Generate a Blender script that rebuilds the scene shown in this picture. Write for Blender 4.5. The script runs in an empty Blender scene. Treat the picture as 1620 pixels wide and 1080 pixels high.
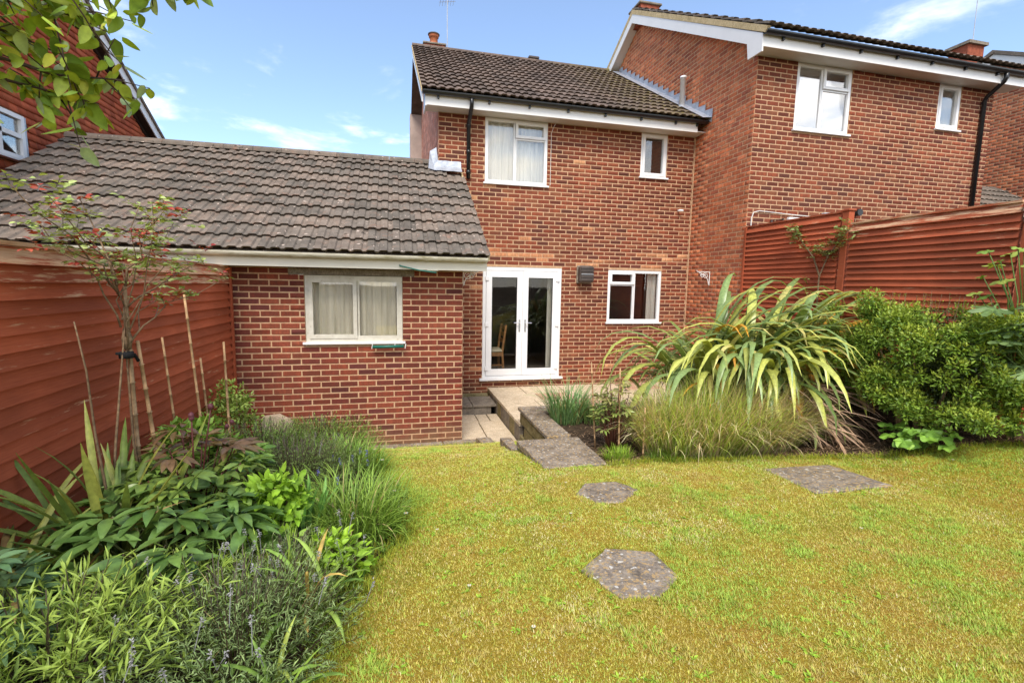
import bpy, math, random
import numpy as np
from mathutils import Vector, Matrix

# ---------------------------------------------------------------- camera, sky, sun, exposure
scene = bpy.context.scene
COL = scene.collection
rnd = random.Random(11)
nr = np.random.default_rng(11)
EYE = Vector((0.0, 0.0, 2.16))

def set_camera():
    yaw, pitch, roll = math.radians(13.676), math.radians(6.654), math.radians(1.005)
    fwd = Vector((math.sin(yaw), math.cos(yaw), 0)); right = Vector((math.cos(yaw), -math.sin(yaw), 0)); up = Vector((0, 0, 1))
    f2 = fwd * math.cos(pitch) - up * math.sin(pitch); u2 = up * math.cos(pitch) + fwd * math.sin(pitch)
    r3 = right * math.cos(roll) + u2 * math.sin(roll); u3 = -right * math.sin(roll) + u2 * math.cos(roll)
    m = Matrix((r3, u3, -f2)).transposed().to_4x4(); m.translation = EYE
    cam = bpy.data.cameras.new('camera'); cam.sensor_width = 36; cam.lens = 36 * 760.5 / 1620
    cam.clip_start = 0.05; cam.clip_end = 2000
    o = bpy.data.objects.new('camera', cam); COL.objects.link(o); o.matrix_world = m
    scene.camera = o
set_camera()

SUN_DIR = Vector((-0.22, -0.74, 1.0)).normalized()      # towards the sun

def set_world():
    w = bpy.data.worlds.new('World'); scene.world = w; w.use_nodes = True
    nt = w.node_tree; nt.nodes.clear(); L = nt.links
    out = nt.nodes.new('ShaderNodeOutputWorld'); bg = nt.nodes.new('ShaderNodeBackground')
    sky = nt.nodes.new('ShaderNodeTexSky'); sky.sky_type = 'NISHITA'; sky.sun_disc = False
    sky.sun_elevation = math.asin(SUN_DIR.z); sky.sun_rotation = math.atan2(SUN_DIR.x, SUN_DIR.y)
    sky.air_density = 1.0; sky.dust_density = 0.25; sky.ozone_density = 3.0; sky.altitude = 50
    tc = nt.nodes.new('ShaderNodeTexCoord'); sep = nt.nodes.new('ShaderNodeSeparateXYZ'); L.new(tc.outputs['Generated'], sep.inputs[0])
    mx = nt.nodes.new('ShaderNodeMath'); mx.operation = 'MAXIMUM'; L.new(sep.outputs['Z'], mx.inputs[0]); mx.inputs[1].default_value = 0.04
    ad = nt.nodes.new('ShaderNodeMath'); ad.operation = 'ADD'; L.new(mx.outputs[0], ad.inputs[0]); ad.inputs[1].default_value = 0.12
    dx = nt.nodes.new('ShaderNodeMath'); dx.operation = 'DIVIDE'; L.new(sep.outputs['X'], dx.inputs[0]); L.new(ad.outputs[0], dx.inputs[1])
    dy = nt.nodes.new('ShaderNodeMath'); dy.operation = 'DIVIDE'; L.new(sep.outputs['Y'], dy.inputs[0]); L.new(ad.outputs[0], dy.inputs[1])
    cb = nt.nodes.new('ShaderNodeCombineXYZ'); L.new(dx.outputs[0], cb.inputs[0]); L.new(dy.outputs[0], cb.inputs[1])
    n1 = nt.nodes.new('ShaderNodeTexNoise'); n1.inputs['Scale'].default_value = 1.55; n1.inputs['Detail'].default_value = 9; n1.inputs['Roughness'].default_value = 0.58
    n1.inputs['Distortion'].default_value = 0.25
    L.new(cb.outputs[0], n1.inputs['Vector'])
    cov = nt.nodes.new('ShaderNodeMath'); cov.operation = 'MULTIPLY_ADD'; L.new(sep.outputs['Y'], cov.inputs[0]); cov.inputs[1].default_value = -0.10; cov.inputs[2].default_value = 0.055
    nad = nt.nodes.new('ShaderNodeMath'); nad.operation = 'ADD'; L.new(n1.outputs['Fac'], nad.inputs[0]); lo = nt.nodes.new('ShaderNodeMapRange'); L.new(sep.outputs['Z'], lo.inputs[0]); lo.inputs[1].default_value = 0.16; lo.inputs[2].default_value = 0.42; lo.inputs[3].default_value = 0.085; lo.inputs[4].default_value = 0.0
    cs = nt.nodes.new('ShaderNodeMath'); cs.operation = 'ADD'; L.new(cov.outputs[0], cs.inputs[0]); L.new(lo.outputs[0], cs.inputs[1]); L.new(cs.outputs[0], nad.inputs[1])
    r1 = nt.nodes.new('ShaderNodeValToRGB'); r1.color_ramp.elements[0].position = 0.53; r1.color_ramp.elements[1].position = 0.80
    r1.color_ramp.interpolation = 'EASE'
    L.new(nad.outputs[0], r1.inputs[0])
    mul = nt.nodes.new('ShaderNodeMath'); mul.operation = 'MULTIPLY_ADD'; L.new(r1.outputs[0], mul.inputs[0]); mul.inputs[1].default_value = 0.92; mul.inputs[2].default_value = 0.03
    mix = nt.nodes.new('ShaderNodeMix'); mix.data_type = 'RGBA'
    L.new(mul.outputs[0], mix.inputs['Factor']); L.new(sky.outputs[0], mix.inputs[6]); mix.inputs[7].default_value = (8.6, 8.4, 8.2, 1)
    L.new(mix.outputs[2], bg.inputs[0]); bg.inputs[1].default_value = 0.12
    L.new(bg.outputs[0], out.inputs[0])
set_world()

def set_sun():
    l = bpy.data.lights.new('sun', 'SUN'); l.energy = 2.0; l.angle = math.radians(26); l.color = (1.0, 0.935, 0.84)
    o = bpy.data.objects.new('sun', l); COL.objects.link(o)
    o.rotation_euler = SUN_DIR.to_track_quat('Z', 'Y').to_euler(); o.location = (-6, -8, 14)
set_sun()
scene.view_settings.view_transform = 'Standard'; scene.view_settings.look = 'None'
scene.view_settings.exposure = 1.2; scene.view_settings.gamma = 1.0; scene.view_settings.use_curve_mapping = False
scene.render.engine = 'CYCLES'
scene.cycles.use_denoising = True
scene.cycles.max_bounces = 7; scene.cycles.diffuse_bounces = 3; scene.cycles.glossy_bounces = 3
scene.cycles.transmission_bounces = 4; scene.cycles.transparent_max_bounces = 8

# ---------------------------------------------------------------- materials
def s2l(r, g, b):
    f = lambda c: (c / 255 / 12.92) if c / 255 <= 0.04045 else ((c / 255 + 0.055) / 1.055) ** 2.4
    return (f(r), f(g), f(b))

class Mat:
    """small node-graph helper around one Principled material"""
    def __init__(s, name, rough=0.8, spec=0.3, metal=0.0):
        s.m = bpy.data.materials.new(name); s.m.use_nodes = True; s.nt = s.m.node_tree
        s.b = s.nt.nodes['Principled BSDF']; s.out = s.nt.nodes['Material Output']
        s.b.inputs['Roughness'].default_value = rough; s.b.inputs['Specular IOR Level'].default_value = spec; s.b.inputs['Metallic'].default_value = metal
        s.pos = None
    def n(s, t, **kw):
        x = s.nt.nodes.new(t)
        for k, v in kw.items(): setattr(x, k, v)
        return x
    def link(s, a, b): s.nt.links.new(a, b)
    def world(s):
        if s.pos is None: s.pos = s.n('ShaderNodeNewGeometry').outputs['Position']
        return s.pos
    def local(s): return s.n('ShaderNodeTexCoord').outputs['Object']
    def gen(s): return s.n('ShaderNodeTexCoord').outputs['Generated']
    def scaled(s, vec, sc):
        x = s.n('ShaderNodeMapping'); s.link(vec, x.inputs[0]); x.inputs['Scale'].default_value = sc; return x.outputs[0]
    def noise(s, scale, detail=4, rough=0.55, vec=None, dist=0.0):
        x = s.n('ShaderNodeTexNoise'); x.inputs['Scale'].default_value = scale; x.inputs['Detail'].default_value = detail
        x.inputs['Roughness'].default_value = rough; x.inputs['Distortion'].default_value = dist
        s.link(vec if vec is not None else s.world(), x.inputs['Vector']); return x.outputs['Fac']
    def ramp(s, fac, stops):
        x = s.n('ShaderNodeValToRGB'); e = x.color_ramp.elements
        while len(e) < len(stops): e.new(0.5)
        for i, (p, c) in enumerate(stops):
            e[i].position = p; e[i].color = (c, c, c, 1) if isinstance(c, (int, float)) else (*c[:3], 1)
        s.link(fac, x.inputs[0]); return x.outputs[0]
    def mix(s, fac, a, b, mode='MIX'):
        x = s.n('ShaderNodeMix', data_type='RGBA', blend_type=mode)
        for sock, v in ((x.inputs['Factor'], fac), (x.inputs[6], a), (x.inputs[7], b)):
            if isinstance(v, (int, float)): sock.default_value = v
            elif isinstance(v, tuple): sock.default_value = (*v[:3], 1)
            else: s.link(v, sock)
        return x.outputs[2]
    def math(s, op, a, b=0.0):
        x = s.n('ShaderNodeMath', operation=op)
        for i, v in enumerate((a, b)):
            if isinstance(v, (int, float)): x.inputs[i].default_value = v
            else: s.link(v, x.inputs[i])
        return x.outputs[0]
    def attr(s, name='col', typ='GEOMETRY', out='Color'):
        x = s.n('ShaderNodeAttribute', attribute_name=name, attribute_type=typ); return x.outputs[out]
    def rand(s): return s.n('ShaderNodeObjectInfo').outputs['Random']
    def color(s, c):
        if isinstance(c, tuple): s.b.inputs['Base Color'].default_value = (*c, 1)
        else: s.link(c, s.b.inputs['Base Color'])
        return s
    def bump(s, h, strength=0.3, dist=0.01):
        x = s.n('ShaderNodeBump'); x.inputs['Strength'].default_value = strength; x.inputs['Distance'].default_value = dist
        s.link(h, x.inputs['Height']); s.link(x.outputs[0], s.b.inputs['Normal']); return s

def mat_plain(name, c, rough=0.6, spec=0.3, vary=0.12, scale=6, metal=0.0):
    m = Mat(name, rough, spec, metal)
    lo = tuple(x * (1 - vary) for x in c); hi = tuple(min(1, x * (1 + vary)) for x in c)
    m.color(m.ramp(m.noise(scale, 5), [(0.3, lo), (0.7, hi)])); return m.m

def mat_brick():
    m = Mat('fired_brick', 0.88, 0.25)
    base = m.attr('col')
    fine = m.ramp(m.noise(70, 4, 0.65), [(0.3, 0.72), (0.72, 1.22)])
    c = m.mix(1.0, base, fine, 'MULTIPLY')
    bands = m.ramp(m.noise(1.0, 2, 0.5, m.scaled(m.world(), (16, 16, 3))), [(0.40, 0.0), (0.52, 0.55), (0.68, 0.0)])
    c = m.mix(m.math('MULTIPLY', bands, 0.65), c, (0.105, 0.036, 0.024))
    lich = m.ramp(m.noise(26, 5, 0.7), [(0.66, 0.0), (0.80, 0.55)])
    c = m.mix(lich, c, (0.34, 0.22, 0.15))
    c = m.mix(1.0, c, m.ramp(m.noise(0.9, 5, 0.6), [(0.3, 0.80), (0.7, 1.14)]), 'MULTIPLY')
    sp = m.n('ShaderNodeSeparateXYZ'); m.link(m.world(), sp.inputs[0])
    damp = m.math('MULTIPLY', m.ramp(m.math('ADD', sp.outputs['Z'], m.math('MULTIPLY', m.noise(2.5, 5), 0.35)), [(0.25, 0.75), (0.48, 0.0)]), m.ramp(m.noise(7, 4), [(0.3, 0.4), (0.6, 1.0)]))
    c = m.mix(damp, c, (0.20, 0.125, 0.065))
    m.color(c).bump(m.noise(120, 4, 0.7), 0.45, 0.004); return m.m

def mat_mortar():
    m = Mat('mortar', 0.95, 0.15)
    m.color(m.ramp(m.noise(14, 6, 0.7), [(0.25, (0.37, 0.215, 0.12)), (0.55, (0.54, 0.335, 0.195)), (0.8, (0.63, 0.43, 0.27))]))
    m.bump(m.noise(200, 3), 0.5, 0.004); return m.m

def mat_tile():
    m = Mat('concrete_roof_tile', 0.93, 0.2)
    v = m.ramp(m.rand(), [(0, (0.130, 0.110, 0.088)), (0.5, (0.170, 0.140, 0.112)), (1, (0.205, 0.158, 0.122))])
    dirt = m.ramp(m.noise(5, 6, 0.7), [(0.3, 0.62), (0.7, 1.25)])
    c = m.mix(1.0, v, dirt, 'MULTIPLY')
    rust = m.ramp(m.noise(8, 5, 0.6), [(0.55, 0.0), (0.72, 0.55)])
    c = m.mix(rust, c, (0.27, 0.15, 0.10))
    lich = m.ramp(m.noise(19, 3, 0.5), [(0.655, 0.0), (0.70, 0.75)])
    c = m.mix(lich, c, (0.60, 0.48, 0.39))
    moss = m.ramp(m.noise(13, 4, 0.6, m.scaled(m.world(), (1.1, 1.0, 1.0))), [(0.63, 0.0), (0.68, 0.9)])
    c = m.mix(moss, c, (0.035, 0.030, 0.020))
    m.color(c).bump(m.noise(90, 5, 0.7), 0.5, 0.006); return m.m

def mat_moss_tile():
    m = Mat('mossy_roof_tile', 0.95, 0.15)
    v = m.ramp(m.rand(), [(0, (0.110, 0.084, 0.070)), (1, (0.185, 0.135, 0.108))])
    c = m.mix(1.0, v, m.ramp(m.noise(6, 6, 0.7), [(0.3, 0.6), (0.7, 1.3)]), 'MULTIPLY')
    sp = m.n('ShaderNodeSeparateXYZ'); m.link(m.world(), sp.inputs[0])
    side = m.math('MULTIPLY', m.math('SUBTRACT', sp.outputs['X'], 3.6), 0.42)
    mossy = m.math('MULTIPLY', m.ramp(m.noise(9, 5, 0.7), [(0.42, 0.0), (0.62, 1.0)]), m.ramp(side, [(0.0, 0.04), (0.9, 0.9)]))
    c = m.mix(mossy, c, (0.17, 0.135, 0.03))
    lich = m.ramp(m.noise(17, 3, 0.5), [(0.70, 0.0), (0.75, 0.8)])
    c = m.mix(lich, c, (0.45, 0.39, 0.34))
    m.color(c).bump(m.noise(80, 5, 0.7), 0.6, 0.008); return m.m

def mat_upvc(name='white_upvc', c=(0.82, 0.81, 0.79)):
    m = Mat(name, 0.32, 0.45)
    m.color(m.ramp(m.noise(3, 5, 0.6), [(0.3, tuple(x * 0.93 for x in c)), (0.7, c)])); return m.m

def mat_oldpaint():
    m = Mat('weathered_cream_paint', 0.65, 0.3)
    a = m.ramp(m.noise(6, 6, 0.7), [(0.3, (0.46, 0.42, 0.33)), (0.7, (0.66, 0.62, 0.53))])
    flake = m.ramp(m.noise(26, 5, 0.75), [(0.62, 0.0), (0.68, 0.9)])
    c = m.mix(flake, a, (0.23, 0.175, 0.115))
    m.color(c).bump(m.noise(60, 4), 0.3, 0.003); return m.m

def mat_gutter_cream():
    m = Mat('algae_stained_cream_plastic', 0.5, 0.35)
    a = m.ramp(m.noise(5, 5, 0.6), [(0.3, (0.50, 0.46, 0.35)), (0.7, (0.66, 0.62, 0.50))])
    al = m.ramp(m.noise(1.0, 6, 0.7, m.scaled(m.world(), (5, 5, 24))), [(0.46, 0.0), (0.68, 0.8)])
    m.color(m.mix(al, a, (0.26, 0.22, 0.075))); return m.m

def mat_stain():
    """red-brown fence stain worn back to pale wood; how worn a board is comes from its 'wear' property"""
    m = Mat('red_fence_stain', 0.74, 0.25)
    grain = m.noise(1.0, 6, 0.6, m.scaled(m.world(), (60, 7, 160)))
    c = m.ramp(grain, [(0.25, (0.33, 0.074, 0.030)), (0.5, (0.40, 0.092, 0.037)), (0.75, (0.46, 0.115, 0.048))])
    c = m.mix(1.0, c, m.ramp(m.rand(), [(0, 0.78), (1, 1.16)]), 'MULTIPLY')
    c = m.mix(1.0, c, m.ramp(m.noise(1.3, 4), [(0.3, 0.78), (0.7, 1.18)]), 'MULTIPLY')
    wear = m.attr('wear', 'OBJECT', 'Fac')
    patch = m.noise(1.0, 7, 0.70, m.scaled(m.world(), (1.6, 2.4, 30)))
    w = m.math('SUBTRACT', m.math('ADD', patch, m.math('MULTIPLY', wear, 0.34)), 0.72)
    w = m.ramp(m.math('MULTIPLY', w, 7.0), [(0.0, 0.0), (0.7, 0.9)])
    pale = m.ramp(grain, [(0.3, (0.52, 0.28, 0.14)), (0.7, (0.72, 0.50, 0.31))])
    m.color(m.mix(w, c, pale)).bump(grain, 0.2, 0.002); return m.m

def mat_concrete(name, c0, c1, c2, lich=(0.46, 0.36, 0.20), amount=0.64):
    m = Mat(name, 0.95, 0.15)
    c = m.ramp(m.noise(9, 7, 0.72), [(0.28, c0), (0.5, c1), (0.75, c2)])
    sp = m.ramp(m.noise(55, 3, 0.6), [(0.35, 0.72), (0.65, 1.15)])
    c = m.mix(1.0, c, sp, 'MULTIPLY')
    li = m.ramp(m.noise(38, 4, 0.65), [(amount, 0.0), (amount + 0.05, 0.7)])
    c = m.mix(li, c, lich)
    wh = m.ramp(m.noise(27, 3, 0.5), [(amount + 0.10, 0.0), (amount + 0.125, 0.75)])
    c = m.mix(wh, c, (0.60, 0.57, 0.50))
    m.color(c).bump(m.noise(70, 5, 0.7), 0.6, 0.006); return m.m

def mat_glass(name, refl=0.22, tint=(0.97, 0.965, 0.945), fres=0.7):
    m = Mat(name); nt = m.nt
    tr = m.n('ShaderNodeBsdfTransparent'); tr.inputs[0].default_value = (*tint, 1)
    gl = m.n('ShaderNodeBsdfGlossy'); gl.inputs['Roughness'].default_value = 0.02; gl.inputs[0].default_value = (1, 1, 1, 1)
    lw = m.n('ShaderNodeLayerWeight'); lw.inputs['Blend'].default_value = 0.25
    f = m.math('ADD', m.math('MULTIPLY', lw.outputs['Fresnel'], fres), refl)
    wob = m.n('ShaderNodeBump'); wob.inputs['Strength'].default_value = 0.04; wob.inputs['Distance'].default_value = 0.02
    m.link(m.noise(2.2, 1), wob.inputs['Height']); m.link(wob.outputs[0], gl.inputs['Normal'])
    mx = m.n('ShaderNodeMixShader'); m.link(f, mx.inputs[0]); m.link(tr.outputs[0], mx.inputs[1]); m.link(gl.outputs[0], mx.inputs[2])
    m.link(mx.outputs[0], m.out.inputs[0]); return m.m

def mat_leaf(name, rough=0.5, trans=0.25, spec=0.35, jitter=0.25):
    """leaf colour comes from the mesh's own 'col'; a little random hue per object"""
    m = Mat(name, rough, spec)
    c = m.attr('col')
    c = m.mix(1.0, c, m.ramp(m.noise(30, 3), [(0.3, 1 - jitter), (0.7, 1 + jitter)]), 'MULTIPLY')
    m.color(c)
    tl = m.n('ShaderNodeBsdfTranslucent'); c2 = m.mix(1.0, c, (1.25, 1.2, 0.5), 'MULTIPLY'); m.link(c2, tl.inputs[0])
    mx = m.n('ShaderNodeMixShader'); mx.inputs[0].default_value = trans
    m.link(m.b.outputs[0], mx.inputs[1]); m.link(tl.outputs[0], mx.inputs[2]); m.link(mx.outputs[0], m.out.inputs[0]); return m.m

def mat_soil():
    m = Mat('garden_soil', 0.97, 0.1)
    c = m.ramp(m.noise(11, 8, 0.75), [(0.3, (0.030, 0.021, 0.014)), (0.55, (0.085, 0.058, 0.036)), (0.78, (0.17, 0.115, 0.07))])
    m.color(c).bump(m.noise(30, 7, 0.75), 1.0, 0.03); return m.m

def mat_turf():
    m = Mat('mossy_turf', 0.97, 0.1)
    a = m.ramp(m.noise(2.1, 6, 0.65), [(0.30, (0.27, 0.25, 0.025)), (0.5, (0.42, 0.31, 0.035)), (0.68, (0.46, 0.27, 0.045))])
    c = m.mix(1.0, a, m.ramp(m.noise(90, 4, 0.7), [(0.3, 0.55), (0.7, 1.2)]), 'MULTIPLY')
    m.color(c).bump(m.noise(120, 5, 0.75), 0.9, 0.02); return m.m

def mat_hung_tile():
    m = Mat('clay_hung_tile', 0.8, 0.25)
    c = m.attr('col')
    c = m.mix(1.0, c, m.ramp(m.noise(3, 5, 0.7), [(0.3, 0.75), (0.7, 1.2)]), 'MULTIPLY')
    m.color(c).bump(m.noise(60, 4), 0.3, 0.004); return m.m

def mat_lead():
    m = Mat('lead_flashing', 0.45, 0.5, 0.35)
    m.color(m.ramp(m.noise(8, 6, 0.7), [(0.3, (0.30, 0.32, 0.36)), (0.7, (0.52, 0.55, 0.60))])).bump(m.noise(9, 4), 0.5, 0.02); return m.m

def mat_cloth(name, c, scale=1.0):
    m = Mat(name, 0.95, 0.1)
    m.color(m.ramp(m.noise(1.0, 5, 0.6, m.scaled(m.world(), (14 * scale, 14 * scale, 2.0))), [(0.3, tuple(x * 0.72 for x in c)), (0.7, c)])); return m.m

M = dict(
    brick=mat_brick(), mortar=mat_mortar(), tile=mat_tile(), mosstile=mat_moss_tile(), upvc=mat_upvc(), oldpaint=mat_oldpaint(),
    cream=mat_gutter_cream(), stain=mat_stain(), glass=mat_glass('window_glass', 0.08), bright_glass=mat_glass('coated_window_glass', 0.28), door_glass=mat_glass('door_glass', 0.02, fres=0.5),
    slab=mat_concrete('weathered_slab', (0.085, 0.068, 0.052), (0.235, 0.192, 0.148), (0.42, 0.35, 0.265), (0.46, 0.30, 0.12), 0.54),
    patio=mat_concrete('buff_patio_slab', (0.46, 0.36, 0.24), (0.60, 0.48, 0.33), (0.70, 0.58, 0.42), (0.30, 0.25, 0.15), 0.74),
    patio_pink=mat_concrete('pink_patio_slab', (0.42, 0.24, 0.17), (0.52, 0.31, 0.22), (0.58, 0.38, 0.28), (0.30, 0.22, 0.15), 0.74),
    step=mat_concrete('stained_concrete_step', (0.12, 0.098, 0.072), (0.23, 0.19, 0.145), (0.33, 0.275, 0.21), (0.2, 0.18, 0.11), 0.70),
    mossy=mat_concrete('mossy_walling_stone', (0.14, 0.115, 0.052), (0.26, 0.21, 0.10), (0.38, 0.31, 0.17), (0.16, 0.15, 0.045), 0.62),
    black=mat_plain('black_plastic', (0.013, 0.014, 0.015), 0.32, 0.5, 0.25), soil=mat_soil(), turf=mat_turf(), hung=mat_hung_tile(), lead=mat_lead(),
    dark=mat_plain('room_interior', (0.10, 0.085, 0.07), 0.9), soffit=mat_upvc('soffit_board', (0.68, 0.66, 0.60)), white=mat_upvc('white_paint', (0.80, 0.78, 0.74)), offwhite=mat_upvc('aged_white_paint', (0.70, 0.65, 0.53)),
    wood=mat_plain('dark_brown_timber', (0.030, 0.018, 0.013), 0.7, 0.3, 0.3), render_pink=None,
    brownplastic=mat_plain('brown_plastic', (0.075, 0.058, 0.048), 0.45, 0.4, 0.3), green=mat_plain('green_plastic', (0.012, 0.12, 0.085), 0.45, 0.4),
    grey=mat_plain('grey_metal', (0.42, 0.44, 0.46), 0.4, 0.5, 0.15, 6, 0.3), steel=mat_plain('chrome_handle', (0.6, 0.61, 0.63), 0.25, 0.5, 0.05, 6, 0.7),
    bamboo=mat_plain('bamboo_cane', (0.42, 0.26, 0.13), 0.7, 0.25, 0.35, 25), net=mat_cloth('net_curtain', (0.86, 0.84, 0.77), 1.6), curtain=mat_cloth('old_curtain', (0.86, 0.80, 0.66)),
    oak=mat_plain('oak_chair', (0.30, 0.145, 0.055), 0.5, 0.35, 0.25, 20), cushion=mat_plain('chair_cushion', (0.50, 0.45, 0.33), 0.9),
    pot=mat_plain('terracotta_pot', (0.40, 0.13, 0.06), 0.85, 0.2, 0.25, 10), verge_mortar=mat_concrete('verge_mortar', (0.36, 0.27, 0.14), (0.52, 0.40, 0.22), (0.64, 0.51, 0.31), (0.2, 0.18, 0.1), 0.7),
    bark=mat_plain('rose_bark', (0.19, 0.125, 0.07), 0.85, 0.2, 0.4, 40), leaf=mat_leaf('leaf', 0.48, 0.22), gloss_leaf=mat_leaf('glossy_leaf', 0.33, 0.2, 0.5), dry=mat_leaf('dry_leaf', 0.8, 0.12, 0.2),
    blade=mat_leaf('grass_blade', 0.6, 0.30, 0.25, 0.2), rag=mat_plain('black_tie', (0.01, 0.01, 0.011), 0.9), petal=mat_leaf('petal', 0.6, 0.35, 0.2, 0.05),
)

# ---------------------------------------------------------------- mesh helpers
def tmat(p):
    """world matrix of an object whose parents are only moved Empties or unmoved meshes"""
    return Matrix.Translation(p.location) if p.type == 'EMPTY' else Matrix.Identity(4)

def put(o, parent=None):
    COL.objects.link(o)
    if parent is not None:
        o.parent = parent; o.matrix_parent_inverse = tmat(parent).inverted()
    return o

class MB:
    def __init__(s): s.v = []; s.f = []; s.c = []
    def quad(s, *p, c=None): s.poly(p, c)
    def poly(s, pts, c=None):
        b = len(s.v); s.v += [tuple(p) for p in pts]; s.f.append(tuple(range(b, b + len(pts))))
        s.c += [c or (1, 1, 1)] * len(pts)
    def box(s, x0, x1, y0, y1, z0, z1, c=None):
        b = len(s.v)
        s.v += [(x0, y0, z0), (x1, y0, z0), (x1, y1, z0), (x0, y1, z0), (x0, y0, z1), (x1, y0, z1), (x1, y1, z1), (x0, y1, z1)]
        s.f += [tuple(b + i for i in q) for q in ((3, 2, 1, 0), (4, 5, 6, 7), (0, 1, 5, 4), (1, 2, 6, 5), (2, 3, 7, 6), (3, 0, 4, 7))]
        s.c += [c or (1, 1, 1)] * 8; return s
    def cbox(s, x0, x1, y0, y1, z0, z1, r=0.004, c=None):
        """box with chamfered upright and top edges"""
        b = len(s.v)
        ring = lambda z, e: [(x0 + e, y0 + r, z), (x0 + r, y0 + e, z), (x1 - r, y0 + e, z), (x1 - e, y0 + r, z), (x1 - e, y1 - r, z), (x1 - r, y1 - e, z), (x0 + r, y1 - e, z), (x0 + e, y1 - r, z)]
        s.v += ring(z0 + r, 0) + ring(z1 - r, 0) + ring(z1, r * 0.9) + ring(z0, r * 0.9)
        for i in range(8):
            j = (i + 1) % 8
            s.f += [(b + i, b + j, b + 8 + j, b + 8 + i), (b + 8 + i, b + 8 + j, b + 16 + j, b + 16 + i), (b + 24 + i, b + 24 + j, b + j, b + i)]
        s.f += [tuple(b + 16 + i for i in range(8)), tuple(b + 24 + i for i in range(7, -1, -1))]
        s.c += [c or (1, 1, 1)] * 32; return s
    def prism(s, poly, axis, a, b_, c=None):
        """extrude a 2-D polygon along an axis ('x': poly in (y,z); 'y': poly in (x,z); 'z': poly in (x,y))"""
        n = len(poly); b = len(s.v)
        mk = {'x': lambda t, p: (t, p[0], p[1]), 'y': lambda t, p: (p[0], t, p[1]), 'z': lambda t, p: (p[0], p[1], t)}[axis]
        s.v += [mk(a, p) for p in poly] + [mk(b_, p) for p in poly]
        s.f += [tuple(b + i for i in range(n)), tuple(b + n + i for i in range(n - 1, -1, -1))]
        s.f += [(b + i, b + n + i, b + n + (i + 1) % n, b + (i + 1) % n) for i in range(n)]
        s.c += [c or (1, 1, 1)] * (2 * n); return s
    def tube(s, pts, rad, n=6, c=None, cap=True):
        pts = [Vector(p) for p in pts]; rad = rad if isinstance(rad, (list, tuple)) else [rad] * len(pts)
        b = len(s.v); up = None
        for i, p in enumerate(pts):
            d = (pts[min(i + 1, len(pts) - 1)] - pts[max(i - 1, 0)]).normalized()
            if up is None or abs(up.dot(d)) > 0.95: up = Vector((0, 0, 1)) if abs(d.z) < 0.9 else Vector((1, 0, 0))
            sx = d.cross(up).normalized(); sy = sx.cross(d)
            up = sy
            for k in range(n):
                a = 2 * math.pi * k / n; s.v.append(tuple(p + (sx * math.cos(a) + sy * math.sin(a)) * rad[i]))
        for i in range(len(pts) - 1):
            for k in range(n):
                q = (k + 1) % n; s.f.append((b + i * n + k, b + i * n + q, b + (i + 1) * n + q, b + (i + 1) * n + k))
        if cap: s.f += [tuple(b + k for k in range(n - 1, -1, -1)), tuple(b + (len(pts) - 1) * n + k for k in range(n))]
        s.c += [c or (1, 1, 1)] * (n * len(pts)); return s
    def mesh(s, name, mat, smooth=False, col=False):
        me = bpy.data.meshes.new(name); me.from_pydata(s.v, [], s.f)
        if smooth: me.polygons.foreach_set('use_smooth', [True] * len(me.polygons))
        if col:
            a = me.color_attributes.new('col', 'FLOAT_COLOR', 'POINT')
            a.data.foreach_set('color', np.array([(*c, 1) for c in s.c], np.float32).ravel())
        if mat is not None: me.materials.append(mat)
        me.update(); return me
    def build(s, name, mat, parent=None, smooth=False, col=False):
        return put(bpy.data.objects.new(name, s.mesh(name, mat, smooth, col)), parent)

def np_mesh(name, verts, faces, mat, cols=None, smooth=False):
    """mesh from numpy arrays: verts n x 3, faces m x k"""
    me = bpy.data.meshes.new(name); n, (m, k) = len(verts), faces.shape
    me.vertices.add(n); me.vertices.foreach_set('co', np.asarray(verts, np.float32).ravel())
    me.loops.add(m * k); me.loops.foreach_set('vertex_index', faces.astype(np.int32).ravel())
    me.polygons.add(m); me.polygons.foreach_set('loop_start', np.arange(0, m * k, k, dtype=np.int32)); me.polygons.foreach_set('loop_total', np.full(m, k, np.int32))
    if smooth: me.polygons.foreach_set('use_smooth', np.ones(m, bool))
    me.update(calc_edges=True)
    if cols is not None:
        a = me.color_attributes.new('col', 'FLOAT_COLOR', 'POINT')
        a.data.foreach_set('color', np.concatenate([np.asarray(cols, np.float32), np.ones((n, 1), np.float32)], 1).ravel())
    me.materials.append(mat); return me

def thing(name, loc, label, cat, group=None):
    o = bpy.data.objects.new(name, None); o.location = loc; o.empty_display_size = 0.1; COL.objects.link(o)
    return tag(o, label, cat, group)

def tag(o, label, cat=None, group=None, kind=None):
    if label: o['label'] = label
    if cat: o['category'] = cat
    if group: o['group'] = group
    if kind: o['kind'] = kind
    return o

def box(name, mat, parent, *b, r=None):
    m = MB(); (m.cbox(*b, r=r) if r else m.box(*b)); return m.build(name, mat, parent)

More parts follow.
